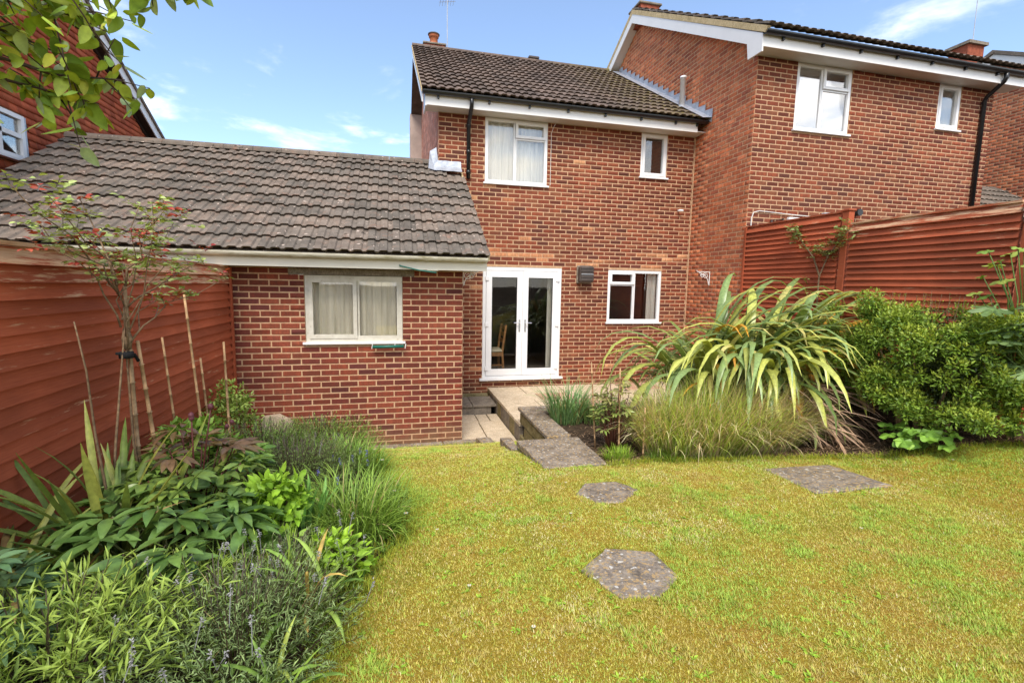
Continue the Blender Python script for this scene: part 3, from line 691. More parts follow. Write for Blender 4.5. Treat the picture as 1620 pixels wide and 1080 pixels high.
    for i in range(6): m.tube([(1.13 + i * 0.065, 12.42, 8.935 + i * .0115), (1.13 + i * 0.065, 12.78, 8.935 + i * .0115)], 0.004, 4)
    m.build('aerial', M['grey'], roof)
    # flashing where the garage roof meets the house corner
    def zr(y): return 2.55 + (y - 6.0) * 1.755 / 2.9
    m = MB(); k = 9
    for i in range(k):
        a = 0.66 + i * 0.053; b = a + 0.053; w = lambda t: 0.010 * math.sin(t * 31)
        m.quad((a, 8.50 + w(a), zr(8.50) + 0.012), (b, 8.50 + w(b), zr(8.50) + 0.012), (b, 8.65, zr(8.64) + 0.03), (a, 8.65, zr(8.64) + 0.03))
        m.quad((a, 8.65, zr(8.64) + 0.03), (b, 8.65, zr(8.64) + 0.03), (b, 8.664, zr(8.64) + 0.13 + 0.3 * w(b)), (a, 8.664, zr(8.64) + 0.13 + 0.3 * w(a)))
    m.quad((0.66, 8.50, zr(8.50) + 0.012), (0.66, 8.65, zr(8.64) + 0.03), (0.60, 8.66, zr(8.66) + 0.26), (0.56, 8.46, zr(8.46) + 0.05))
    m.quad((0.66, 8.65, zr(8.64) + 0.03), (0.74, 8.664, zr(8.64) + 0.13), (0.71, 8.66, zr(8.64) + 0.34), (0.60, 8.66, zr(8.66) + 0.26))
    m.build('lead_flashing', M['lead'], h)
    # the white flue beside the neighbour's gable
    m = MB(); m.tube([(5.575, 8.98, 5.62), (5.575, 8.98, 5.76)], [0.085, 0.062], 14); fl = m.build('flue_collar', M['grey'], h, smooth=True)
    MB().tube([(5.575, 8.98, 5.74), (5.575, 8.98, 6.27), (5.575, 8.98, 6.271), (5.575, 8.98, 6.31)], [0.052, 0.052, 0.06, 0.06], 14).build('flue_pipe', M['upvc'], fl, smooth=True)
    # small fittings on the wall
    box('mortar_joint', M['mortar'], h, 5.703, 5.726, 8.655, 8.675, 0.27, 5.06)
    MB().tube([(5.43, 8.70, 3.672), (5.43, 8.60, 3.668), (5.49, 8.585, 3.666)], 0.021, 8).build('overflow_pipe', M['upvc'], h, smooth=True)
    m = MB(); m.tube([(2.80, 8.36, 5.06), (2.79, 8.60, 4.98), (2.775, 8.662, 4.9), (2.775, 8.662, 3.99)], 0.0045, 5); m.build('cable', M['soffit'], h)
    return h
M['soffit_brown'] = mat_plain('brown_grey_pier', (0.42, 0.33, 0.28), 0.9, 0.2, 0.2, 3)
M['brick_plain'] = mat_plain('chimney_brick', (0.27, 0.075, 0.04), 0.9, 0.2, 0.35, 14)
build_house()

def flue_terminal():
    t = thing('flue_terminal', (3.49, 8.66, 2.21), 'brown box shaped boiler flue guard on brick wall beside the french doors', 'flue')
    MB().cbox(3.34, 3.645, 8.628, 8.668, 2.215, 2.555, r=0.02).build('back_plate', M['step'], t)
    MB().cbox(3.355, 3.64, 8.50, 8.627, 2.235, 2.545, r=0.03).build('housing', M['brownplastic'], t)
    for z in (2.28, 2.335, 2.39, 2.445, 2.50): box('slat', M['grey'] if z == 2.39 else M['brownplastic'], t, 3.375, 3.62, 8.488, 8.499, z - 0.006, z + 0.006)
flue_terminal()

# ================================================================ the taller neighbour
def build_neighbour():
    h = thing('brick_neighbour_house', (8.3, 9.0, 0.8), 'taller red brick house stepping forward with white fascia and black downpipe', 'house')
    Y, X = 7.08, 5.727
    op = [(6.5, 7.625, 4.83, 5.90), (9.565, 10.10, 5.12, 5.90)]
    zp = 2.5335 - 34 * 0.075 + 0.01
    brickwork(h, ('y', Y, -1), X, 10.885, 1.0, 5.90, op, PAL_HOUSE, BV_N, 300, zp, lambda u, z: dist(u, Y, z) + (1e3 if z < 3.25 else 0), uphase=X, skip=lambda u, z: z < 2.6)
    tn = 0.56
    top = [(15.7, 5.93), (11.2, 8.45), (Y + 0.101, 8.45 - (11.2 - Y - 0.101) * tn)]
    brickwork(h, ('x', X, -1), Y + 0.101, 15.7, 0.0, 8.45, [], PAL_GABLE, brick_variants(PAL_GABLE), 300, zp, lambda u, z: dist(X, u, z) + (1e3 if z < 2.45 or (u > 8.3 and z < 5.2 + (u - 8.3) * 0.62) or u > 8.676 and z < 5.3 else 0), top=top, uphase=Y, ub0=Y,
              skip=lambda u, z: z < 0.5 or (u > 9.0 and z < 5.0 + (u - 8.3) * 0.5), name='gable_wall')
    # pale worn arris on the corner
    window(h, 6.505, 7.62, 4.835, 5.895, Y + 0.008, [(0, 0.475, 0, 1, False), (0.475, 1, 0.66, 1, True), (0.475, 1, 0, 0.66, False)], M['upvc'], M['bright_glass'], room=0.5)
    window(h, 9.57, 10.095, 5.125, 5.895, Y + 0.008, [(0, 1, 0, 1, True)], M['upvc'], M['glass'], room=0.4, curtain=[(0.05, 0.95, M['net'], 0.04)])
    box('fascia', M['white'], h, 5.535, 11.15, 6.75, 6.77, 5.875, 6.045)
    box('soffit', M['soffit'], h, 5.535, 11.15, 6.771, 7.10, 5.901, 5.915)
    gutter(h, 5.50, 11.2, 6.692, 6.078, 0.057, M['black'])
    for x in (5.85, 6.6, 7.35, 8.1, 8.85, 9.6, 10.35): box('gutter_bracket', M['black'], h, x, x + 0.03, 6.705, 6.749, 5.985, 6.035)
    m = MB(); m.tube([(10.53, 6.692, 6.04), (10.53, 6.692, 5.95), (10.535, 6.72, 5.90), (10.59, 6.99, 5.74), (10.60, 7.03, 5.68), (10.60, 7.03, 2.9)], 0.036, 10); m.build('downpipe', M['black'], h, smooth=True)
    # roof sheet, eaves course, verge
    e = (6.66, 6.075); ap = 11.2; za = e[1] + (ap - e[0]) * tn
    m = MB(); m.prism([e, (ap, za), (15.74, e[1]), (15.7, e[1] - 0.08), (ap, za - 0.12), (e[0] + 0.05, e[1] - 0.02)], 'x', 5.56, 11.2); roof = m.build('roof', M['tile'], h)
    pitch = math.atan(tn)
    lay_tiles(roof, TILES, 5.51, 11.2, (6.62, 6.11), pitch, 16, 0.325, sel=lambda k, n, r: k == 0 or r == 0)
    m = MB(); m.prism([(6.70, 6.045), (ap, 6.045 + (ap - 6.70) * tn), (15.7, 6.045), (15.7, 6.14), (ap, 6.15 + (ap - 6.70) * tn), (6.64, 6.115)], 'x', 5.505, 5.559); m.build('verge', M['verge_mortar'], roof)
    dz = 0.19
    m = MB(); m.prism([(6.75, 5.80), (7.06, 5.80), (7.10, 6.055), (ap, 6.05 + (ap - 6.72) * tn - dz), (15.7, 6.05 - dz), (15.7, 6.06), (ap, 6.05 + (ap - 6.70) * tn), (6.75, 6.06)], 'x', 5.512, 5.534); m.build('barge_board', M['white'], roof)
    m = MB(); m.prism([(7.11, 6.07 + 0.39 * tn - dz), (ap, 6.07 + (ap - 6.72) * tn - dz), (15.7, 6.07 - dz), (15.7, 6.09 - dz), (ap, 6.09 + (ap - 6.72) * tn - dz), (7.11, 6.09 + 0.39 * tn - dz)], 'x', 5.535, 5.80); m.build('verge_soffit', M['soffit'], roof)
    box('chimney', M['brick_plain'], roof, 5.62, 6.1, 11.0, 11.5, 8.3, 8.72)
    box('chimney_cap', M['step'], roof, 5.57, 6.15, 10.96, 11.54, 8.721, 8.77, r=0.012)
    # stepped lead where the lower roof runs up the gable
    def zr(y): return 5.31 + (y - 8.25) * math.tan(math.radians(30.9))
    m = MB(); y = 8.16; i = 0
    while y < 12.2:
        s = 0.225; y2 = y + s
        m.quad((5.700, y, zr(y) - 0.05), (5.700, y2, zr(y2) - 0.05), (5.705, y2, zr(y2) + 0.095), (5.705, y, zr(y2) + 0.095 - 0.03))
        y = y2
    m.quad((5.52, 8.16, zr(8.16) + 0.02), (5.52, 12.2, zr(12.2) + 0.02), (5.70, 12.2, zr(12.2) + 0.04), (5.70, 8.16, zr(8.16) + 0.04))
    m.build('stepped_flashing', M['lead'], h)
    # cables and boxes low on the wall
    m = MB(); m.tube([(5.80, 7.058, 2.9), (5.80, 7.058, 3.34), (5.83, 7.056, 3.44), (5.95, 7.056, 3.47), (6.6, 7.056, 3.44), (7.2, 7.056, 3.42), (7.9, 7.056, 3.52)], 0.009, 5); m.build('cable', M['soffit'], h)
    m = MB(); m.tube([(6.2, 7.056, 2.9), (6.2, 7.056, 3.33), (6.42, 7.05, 3.36), (6.46, 7.05, 2.9)], 0.02, 6); m.build('waste_pipe', M['brownplastic'], h)
    box('meter_box', M['grey'], h, 7.21, 7.45, 6.99, 7.065, 3.36, 3.50, r=0.01); box('meter_box', M['white'], h, 6.5, 6.78, 7.0, 7.065, 3.22, 3.39, r=0.01)
    MB().tube([(7.90, 7.07, 3.53), (7.90, 6.93, 3.53)], 0.06, 12).build('outlet', M['black'], h)
    return h
build_neighbour()

# ================================================================ houses farther along
def build_far_house():
    h = thing('far_brick_house', (16, 9, 1), 'farther red brick house rising beyond the dark garage roof', 'house')
    brickwork(h, ('x', 15.0, -1), 5.0, 13.0, 3.0, 8.6, [], PAL_GABLE, BV_N, 0, 0.02, lambda u, z: 0, top=[(13.0, 6.6), (9.75, 8.02), (5.0, 5.6)], name='gable_wall', skip=lambda u, z: u > 10.4 or z < 4)
    box('front_wall', M['brick_plain'], h, 15.101, 20, 5.0, 5.1, 3, 5.5)
    m = MB(); m.prism([(4.6, 5.35), (9.75, 7.98), (13.2, 6.2), (13.2, 6.4), (9.75, 8.18), (4.6, 5.55)], 'x', 14.8, 14.85); m.build('barge_board', M['white'], h)
    m = MB(); m.prism([(4.5, 5.52), (9.75, 8.19), (13.4, 6.3), (13.4, 6.4), (9.75, 8.28), (4.5, 5.61)], 'x', 14.75, 20.5); r = m.build('roof', M['verge_tile'], h)
    box('chimney', M['brick_plain'], r, 15.72, 16.32, 11.0, 11.5, 7.0, 9.12); box('chimney_cap', M['step'], r, 15.66, 16.38, 10.93, 11.57, 9.121, 9.20)
    MB().tube([(16.15, 11.2, 9.1), (16.15, 11.2, 10.6)], 0.012, 5).build('aerial', M['grey'], r)
M['verge_tile'] = M['tile']
build_far_house()

def build_link_garage():
    h = thing('linked_garage', (13, 8, 1), 'dark tiled garage roof showing above the red fence by the downpipe', 'garage')
    box('wall', M['brick_plain'], h, 10.95, 14.9, 8.2, 8.3, 0.8, 3.9)
    m = MB(); m.prism([(7.9, 3.82), (9.5, 4.86), (11.0, 3.9), (11.0, 3.8), (9.5, 4.74), (7.95, 3.76)], 'x', 10.95, 14.95); r = m.build('roof', M['tile'], h)
    lay_tiles(r, TILES, 10.92, 14.97, (7.85, 3.80), math.atan2(1.04, 1.6), 6, 0.31)
build_link_garage()

def build_tile_hung():
    h = thing('tile_hung_house', (-7, 9, 0), 'house with red clay tile hung gable and white barge board beyond the garage', 'house')
    X = -5.2; ridge = (8.3, 7.815); s = 0.587
    def zt(y): return ridge[1] - abs(y - ridge[0]) * s
    m = MB(); m.prism([(4.0, -0.1), (14.2, -0.1), (14.2, zt(14.2) - 0.2), (ridge[0], ridge[1] - 0.2), (4.0, zt(4.0) - 0.2)], 'x', X - 0.2, X); m.build('wall', M['mortar'], h)
    V, F, Cc = [], [], []; z = 2.9; i = 0
    pal = [(0.55, 0.135, 0.060), (0.50, 0.118, 0.053), (0.58, 0.155, 0.070), (0.45, 0.105, 0.050)]
    while z < ridge[1]:
        y = 5.2 + (0.083 if i % 2 else 0)
        while y < 14.0:
            zl = min(zt(y), zt(y + 0.16)) - 0.24
            win = 7.45 < y + 0.08 < 8.7 and 3.72 < z + 0.05 < 4.46
            if z < zl and not win:
                b = len(V); t = rnd.uniform(-0.003, 0.003); zz = min(z + 0.118, zl + 0.03)
                V += [(X + 0.034 + t, y + 0.002, z), (X + 0.034 + t, y + 0.163, z), (X + 0.010, y + 0.163, zz), (X + 0.010, y + 0.002, zz), (X + 0.020 + t, y + 0.002, z), (X + 0.020 + t, y + 0.163, z)]
                F += [(b, b + 1, b + 2, b + 3), (b + 4, b + 5, b + 1, b)]; c = pal[rnd.randrange(4)]; k = rnd.uniform(0.8, 1.2); Cc += [tuple(q * k for q in c)] * 6
            y += 0.166
        z += 0.104; i += 1
    o = put(bpy.data.objects.new('hung_tiles', np_mesh('hung_tiles', np.array(V), np.array(F), M['hung'], np.array(Cc))), h); o['kind'] = 'stuff'
    def slab(name, mat, x0, x1, a, b):
        m = MB(); m.prism([(3.6, zt(3.6) + a), (ridge[0], ridge[1] + a), (14.4, zt(14.4) + a), (14.4, zt(14.4) + b), (ridge[0], ridge[1] + b), (3.6, zt(3.6) + b)], 'x', x0, x1); return m.build(name, mat, h)
    slab('barge_board', M['white'], -5.02, -5.0, -0.19, 0.0); slab('verge_soffit', M['wood'], X + 0.0, -5.021, -0.20, -0.18); slab('verge_trim', M['wood'], X + 0.005, X + 0.05, -0.27, -0.201)
    slab('roof', M['tile'], -9.5, -4.97, 0.002, 0.07)
    # corner of a white window
    fr = MB(); a, b, c, d = 7.5, 8.62, 3.80, 4.42
    fr.box(X + .02, X + .075, a, a + .06, c, d).box(X + .02, X + .075, b - .06, b, c, d).box(X + .02, X + .075, a + .06, b - .06, c, c + .06).box(X + .02, X + .075, a + .06, b - .06, d - .06, d).box(X + .02, X + .07, 8.12, 8.19, c + .06, d - .06).box(X + .02, X + .07, a + .06, b - .06, 4.10, 4.16)
    w = fr.build('window', M['upvc'], h)
    box('pane', M['glass'], w, X + .03, X + .034, a + .06, b - .06, c + .06, d - .06); box('sill', M['upvc'], w, X + .02, X + .13, a - .03, b + .03, c - .035, c - .001)
    box('reveal', M['dark'], w, X - .1, X + .012, a, b, c, d); box('lead_soaker', M['lead'], w, X + .02, X + .06, b + .001, b + .06, c, d)
build_tile_hung()

# ================================================================ paving
def slab_top(z): return z
def build_patio():
    up = put(bpy.data.objects.new('upper_patio', MB().box(1.68, 5.70, 6.26, 8.665, -0.1, 0.215).mesh('upper_patio', M['step']))); up['kind'] = 'structure'
    y = 8.655; r = 0
    while y > 6.3:
        d = 0.60 if r % 2 == 0 else 0.45; y0 = max(y - d, 6.27); x = 1.645; k = 0
        while x < 5.6:
            w = [0.60, 0.75, 0.60, 0.60, 0.75, 0.6, 0.6][(k + r) % 7]; x1 = min(x + w, 5.69)
            o = box('paving_slab', M['patio_pink'] if (r, k) in ((1, 1), (2, 2), (0, 4)) else M['patio'], up, x + .007, x1 - .007, y0 + .007, y - .007, 0.2155, 0.262 + rnd.uniform(-.003, .003), r=0.005)
            x = x1; k += 1
        y = y0; r += 1
    for i in range(8):   # brick riser along the patio's open edge
        y0 = 8.66 - i * 0.30; box('riser_block', M['step'] if i % 3 else M['mossy'], up, 1.650 + rnd.uniform(-.004, .004), 1.679, max(y0 - 0.294, 6.30), y0 - 0.004, -0.05, 0.212)
    lo = put(bpy.data.objects.new('lower_patio', MB().box(0.874, 1.648, 5.3, 8.66, -0.12, -0.05).mesh('lower_patio', M['step']))); lo['kind'] = 'structure'
    for (a, b, c, d) in ((0.878, 1.265, 7.32, 7.78), (0.878, 1.255, 6.86, 7.312), (0.878, 1.25, 6.27, 6.852), (1.273, 1.46, 7.40, 7.78), (1.468, 1.643, 7.40, 7.78), (1.263, 1.643, 6.90, 7.392), (1.258, 1.643, 6.40, 6.892), (1.262, 1.643, 5.75, 6.392), (1.30, 1.643, 5.1, 5.742)):
        box('paving_slab', M['patio'], lo, a + .004, b - .004, c + .005, d - .005, -0.049, 0.0 + rnd.uniform(-.004, .004), r=0.004)
    st = thing('patio_step', (1.25, 8.1, 0), 'low concrete step against the brick wall beside the french doors', 'step')
    box('tread', M['step'], st, 0.876, 1.24, 7.80, 8.42, 0.115, 0.155, r=0.006); box('tread', M['step'], st, 1.246, 1.646, 7.80, 8.42, 0.115, 0.157, r=0.006)
    box('riser', M['step'], st, 0.878, 1.56, 7.83, 8.40, -0.02, 0.114)
    box('plinth', M['mossy'], st, 0.876, 1.64, 8.55, 8.664, -0.03, 0.165)
build_patio()

def build_planter():
    w = thing('planter_wall', (1.75, 5.6, 0), 'low mossy stone planter wall with grey coping beside the steps', 'wall')
    for i in range(3):
        for j in range(3):
            y0 = 6.235 - j * 0.44 - (0.2 if i % 2 else 0); z0 = -0.03 + i * 0.157
            o = box('stone', M['mossy'], w, 1.648 + rnd.uniform(-.006, .006), 1.80, y0 - 0.43, y0, z0, z0 + 0.150, r=0.012)
    for j in range(3):
        box('back_stone', M['mossy'], w, 1.81 + j * 0.62, 2.42 + j * 0.62, 6.14, 6.245, -0.03, 0.445, r=0.012)
    for a, b in ((6.28, 5.86), (5.852, 5.42), (5.412, 4.955)): box('coping', M['slab'], w, 1.625, 1.91, b, a, 0.452, 0.50 + rnd.uniform(-.003, .003), r=0.008)
    for j in range(3): box('coping', M['slab'], w, 1.915 + j * 0.60, 2.51 + j * 0.60, 6.03, 6.28, 0.452, 0.50, r=0.008)
build_planter()

def flag(name, poly, z, t, label, group=None, slope=0.0, mat='slab'):
    """one flag laid in the turf; poly in (x, y), z is its top at the centroid, slope is rise per metre towards -Y"""
    cx = sum(p[0] for p in poly) / len(poly); cy = sum(p[1] for p in poly) / len(poly)
    fine = []
    for i, p in enumerate(poly):
        q = poly[(i + 1) % len(poly)]
        for k in range(5):
            f = k / 5; jx = rnd.uniform(-.008, .008) if k else 0; jy = rnd.uniform(-.008, .008) if k else 0
            fine.append((p[0] + (q[0] - p[0]) * f + jx, p[1] + (q[1] - p[1]) * f + jy))
    n = len(fine); m = MB(); zz = lambda p: z - (p[1] - cy) * slope
    sh = [(cx + (p[0] - cx) * 0.975, cy + (p[1] - cy) * 0.975) for p in fine]
    m.v = [(p[0], p[1], zz(p) - t) for p in fine] + [(p[0], p[1], zz(p) - 0.008) for p in fine] + [(p[0], p[1], zz(p)) for p in sh] + [(cx, cy, z)]
    for i in range(n):
        j = (i + 1) % n; m.f += [(i, j, n + j, n + i), (n + i, n + j, 2 * n + j, 2 * n + i), (2 * n + i, 2 * n + j, 3 * n)]
    o = m.build(name, M[mat]); return tag(o, label, 'paving slab', group)
def hz(x, y): return float(height(x, y))
flag('stepping_stone', [(1.0, 2.37), (1.23, 2.56), (1.49, 2.46), (1.50, 2.19), (1.31, 2.05), (1.11, 2.08)], hz(1.25, 2.3) + 0.019, 0.05, 'large six sided grey stepping stone nearest the camera in the lawn', 'hexagonal stepping stones', 0.04)
flag('stepping_stone', [(1.37, 3.41), (1.53, 3.62), (1.81, 3.60), (1.90, 3.39), (1.65, 3.17), (1.47, 3.21)], hz(1.63, 3.4) + 0.019, 0.05, 'smaller six sided stepping stone below the concrete step in the lawn', 'hexagonal stepping stones', 0.07)
flag('paving_slab', [(3.29, 3.605), (3.98, 3.567), (4.014, 2.981), (3.242, 2.99)], hz(3.6, 3.3) + 0.022, 0.05, 'square grey paving slab in the lawn before the tall grass', None, 0.07)
flag('step_slab', [(1.275, 4.945), (1.995, 4.952), (1.966, 4.123), (1.338, 4.114)], 0.475, 0.06, 'big lichened concrete slab at the top of the steps to the lawn', None, 0.0)
m = MB().cbox(1.30, 1.62, 4.45, 4.90, 0.05, 0.412, r=0.01).build('slab_support', M['step']); tag(m, 'concrete block under the lichened step slab', 'block')
flag('edging_stone', [(-0.35, 6.385), (0.60, 6.385), (0.60, 6.265), (-0.35, 6.25)], 0.035, 0.08, 'thin grey edging strip along the foot of the garage wall', 'edging stones')
flag('edging_stone', [(0.61, 6.38), (1.20, 6.40), (1.22, 6.20), (0.61, 6.25)], 0.040, 0.08, 'grey edging stone between the lower patio and the lawn', 'edging stones')
flag('edging_stone', [(1.03, 6.19), (1.22, 6.19), (1.26, 5.85), (1.10, 5.83)], 0.12, 0.12, 'short grey edging stone set in the corner of the lawn', 'edging stones')
flag('rubble_stone', [(1.20, 5.45), (1.33, 5.45), (1.31, 4.97), (1.22, 4.97)], 0.36, 0.3, 'narrow upright stone beside the lichened step slab', 'edging stones', 0.05)

# ================================================================ fences
def fence_panel(name, label, x, y0, y1, ztop, zbot, lap, face, wear, post=None, bow=0.0):
    """lapped boards in the plane X = x, facing face (+1: +X, -1: -X)"""
    f = thing(name, (x, (y0 + y1) / 2, zbot), label, 'fence', 'lapped panel fences')
    n = int(round((ztop - zbot - 0.09) / lap)); seg = 6
    ztc = ztop
    m = MB(); m.box(x - 0.035, x + 0.035, y0 + 0.003, y1 - 0.003, ztop, ztop + 0.022)
    c = m.build('capping', M['stain'], f); c['wear'] = wear * 1.1
    for i in range(n + 1):
        h_ = 0.105 if i == 0 else lap + 0.022
        zt = ztop - 0.004 - (0 if i == 0 else 0.09 + (i - 1) * lap - 0.016); zb = (ztop - 0.095) if i == 0 else zt - h_
        m = MB(); ph = rnd.uniform(0, 6.3); b = 0
        for k in range(seg + 1):
            y = y0 + (y1 - y0) * k / seg; w = 0.0018 * math.sin(ph + k * 1.3)
            o = 0.004 if i == 0 else 0.0
            m.v += [(x + face * (0.002 + o), y, zt + w), (x + face * (0.048 + o), y, zb + w), (x + face * (0.014 + o), y, zb + 0.002 + w), (x - face * 0.006, y, zt + w)]; m.c += [(1, 1, 1)] * 4
        for k in range(seg):
            for q in range(4): m.f.append((k * 4 + q, k * 4 + (q + 1) % 4, (k + 1) * 4 + (q + 1) % 4, (k + 1) * 4 + q))
        m.f += [(3, 2, 1, 0), (seg * 4, seg * 4 + 1, seg * 4 + 2, seg * 4 + 3)]
        o = m.build('board', M['stain'], f)
        o['wear'] = wear * max(0.25, 1.0 - i / 4.0) * rnd.uniform(0.5, 1.1) + rnd.uniform(0, 0.25)
    for y in ((y0 + 0.02, y1 - 0.02) if post is None else post):
        b = box('batten', M['stain'], f, x + 0.034 if face > 0 else x - 0.060, x + 0.060 if face > 0 else x - 0.034, y - 0.02, y + 0.02, zbot, ztop - 0.001); b['wear'] = 0.1
    return f
fence_panel('lap_fence', 'worn red lapped fence panel between the garage and the standard rose', -1.93, 4.10, 6.34, 2.312, 0.12, 0.088, 1, 0.75, post=(6.31,))
fence_panel('lap_fence', 'worn red lapped fence panel behind the sword leaved plant', -1.93, 1.97, 4.0995, 2.318, 0.50, 0.088, 1, 1.0, post=())
fence_panel('lap_fence', 'red lapped fence panel beside the overhanging tree', -1.93, -0.2, 1.9695, 2.322, 0.55, 0.088, 1, 0.8, post=())
fence_panel('lap_fence', 'red lapped fence panel against the corner of the taller brick house', 5.73, 5.27, 7.05, 3.18, 1.0, 0.0745, -1, 0.35, post=(7.03,))
fence_panel('lap_fence', 'red lapped fence panel above the clipped green shrub', 5.73, 3.36, 5.12, 3.015, 0.9, 0.0765, -1, 0.75, post=())
fence_panel('lap_fence', 'red lapped fence panel behind the broad fingered leaves', 5.73, 1.4, 3.20, 2.95, 0.8, 0.0765, -1, 0.6, post=())
for y0, y1, zt in ((5.25, 7.05, 1.0), (3.34, 5.13, 0.9), (1.4, 3.22, 0.8)):
    g_ = box('gravel_board', M['step'], None, 5.708, 5.752, y0, y1, -0.06, zt - 0.003, r=0.005); tag(g_, 'concrete board below the red fence ' + {1.0: 'at the brick house corner', 0.9: 'behind the clipped shrub', 0.8: 'behind the broad fingered leaves'}[zt], 'gravel board', 'concrete gravel boards')
for y, z, lab in ((5.19, 3.215, 'square red fence post between the two stepped fence panels'), (3.28, 3.0, 'square red fence post beside the broad fingered leaves')):
    p = thing('fence_post', (5.73, y, 0.8), lab, 'fence post', 'red fence posts')
    a = box('post', M['stain'], p, 5.685, 5.775, y - 0.05, y + 0.05, 0.7, z - 0.03, r=0.006); a['wear'] = 0.2
    b = box('post_cap', M['stain'], p, 5.67, 5.79, y - 0.065, y + 0.065, z - 0.0295, z, r=0.008); b['wear'] = 0.4
p = box('fence_post', M['stain'], None, -1.985, -1.90, 6.345, 6.402, 0.0, 2.30, r=0.005); p['wear'] = 0.1; tag(p, 'slim red fence post against the garage brickwork', 'fence post', 'red fence posts')

# ================================================================ planting: helpers
def unit(a): return a / np.maximum(np.linalg.norm(a, axis=-1, keepdims=True), 1e-9)

class Leaves:
    """collects ribbons (flat or folded along the midrib) and turns them into one mesh"""
    def __init__(s): s.V = []; s.F = []; s.C = []; s.n = 0
    def add(s, P, Wd, S, C, fold=None):
        """P n,k,3 centre lines; Wd n,k widths; S n,k,3 sideways unit vectors; C n,k,3 colours"""
        n, k, _ = P.shape
        if fold is None:
            V = np.stack([P - S * Wd[..., None] / 2, P + S * Wd[..., None] / 2], 2); m = 2; CC = np.repeat(C[:, :, None, :], 2, 2)
        else:
            T = unit(np.gradient(P, axis=1)); N = unit(np.cross(S, T))
            f = np.asarray(fold).reshape(-1, 1, 1) if np.ndim(fold) else fold
            side = N * (f * Wd[..., None])
            V = np.stack([P - S * Wd[..., None] / 2 + side, P, P + S * Wd[..., None] / 2 + side], 2); m = 3; CC = np.repeat(C[:, :, None, :], 3, 2) * np.array([0.93, 1.1, 1.0])[None, None, :, None]
        I = np.arange(n * k * m).reshape(n, k, m)
        F = np.concatenate([np.stack([I[:, :-1, j], I[:, :-1, j + 1], I[:, 1:, j + 1], I[:, 1:, j]], -1).reshape(-1, 4) for j in range(m - 1)])
        s.V.append(V.reshape(-1, 3)); s.F.append(F + s.n); s.C.append(CC.reshape(-1, 3)); s.n += n * k * m; return s
    def obj(s, name, mat, parent=None, smooth=True, kind=None):
        o = put(bpy.data.objects.new(name, np_mesh(name, np.concatenate(s.V), np.concatenate(s.F), mat, np.clip(np.concatenate(s.C), 0, 1), smooth)), parent)
        if kind: o['kind'] = kind
        return o

def arcs(base, az, e0, length, droop, k=7, p=1.4, bend=0.0):
    """blades that leave the base at elevation e0 and bow over; droop in radians over the length"""
    n = len(base); s = np.linspace(0, 1, k); el = e0[:, None] - droop[:, None] * s[None] ** p; a = az[:, None] + bend * s[None] ** 1.5 * (np.asarray(bend) * 0 + 1)
    D = np.stack([np.cos(el) * np.cos(a), np.cos(el) * np.sin(a), np.sin(el)], -1)
    st = D[:, :-1] * (length[:, None] / (k - 1))[..., None]
    P = np.concatenate([base[:, None], base[:, None] + np.cumsum(st, 1)], 1)
    S = np.stack([-np.sin(a), np.cos(a), np.zeros_like(a)], -1)
    return P, S
def wprof(k, kind):
    s = np.linspace(0, 1, k)
    if kind == 'flax': return np.clip(0.30 + 2.2 * s - 1.75 * s * s, 0, 1) * np.clip((1 - s) * 3.6, 0.02, 1) ** 0.8
    if kind == 'blade': return np.clip(1.0 - s ** 2.2, 0.03, 1) * (0.75 + 0.25 * np.minimum(1, s * 5))
    if kind == 'sword': return np.clip(0.62 + 1.1 * s - 0.55 * s * s, 0, 1) * np.clip((1 - s) * 4.2, 0.02, 1) ** 0.75
    if kind == 'leaf': return np.maximum(np.sin(np.pi * np.clip(s, 0, 1) ** 0.82) ** 0.9, 0.03)
    if kind == 'broad': return np.maximum(np.sin(np.pi * np.clip(s, 0, 1) ** 0.65) ** 0.65, 0.04)
    return np.maximum(np.sin(np.pi * s) ** 0.6, 0.05)
def tint(n, a, b, jit=0.2, r=nr):
    t = r.random((n, 1)); c = np.array(a)[None] * (1 - t) + np.array(b)[None] * t
    return c * r.uniform(1 - jit, 1 + jit, (n, 1))
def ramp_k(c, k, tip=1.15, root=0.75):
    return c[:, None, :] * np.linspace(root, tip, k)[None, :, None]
def scatter_leaves(L, base, d, up, length, width, col, k=4, curl=0.25, kind='leaf', fold=0.14):
    s = np.linspace(0, 1, k); d = unit(d); S = unit(np.cross(d, up)); N = unit(np.cross(S, d))
    P = base[:, None] + d[:, None] * (s[None, :, None] * length[:, None, None]) - N[:, None] * ((s ** 2)[None, :, None] * (length * curl)[:, None, None])
    Wd = width[:, None] * wprof(k, kind)[None]
    L.add(P, Wd, np.repeat(S[:, None], k, 1), np.repeat(col[:, None], k, 1) * np.linspace(0.85, 1.1, k)[None, :, None], fold)
def disc(n, cx, cy, rx, ry=None, r=nr):
    a = r.uniform(0, 2 * np.pi, n); q = np.sqrt(r.random(n)); return cx + rx * q * np.cos(a), cy + (ry or rx) * q * np.sin(a)
def grounded(x, y, off=-0.01): return np.stack([x, y, height(x, y) + off], 1)
U = nr.uniform
LEAF = 1.2
def lit(*cs): return [tuple(min(0.9, v * k) for v, k in zip(c, (LEAF * 1.04, LEAF, LEAF * 0.9))) for c in cs]

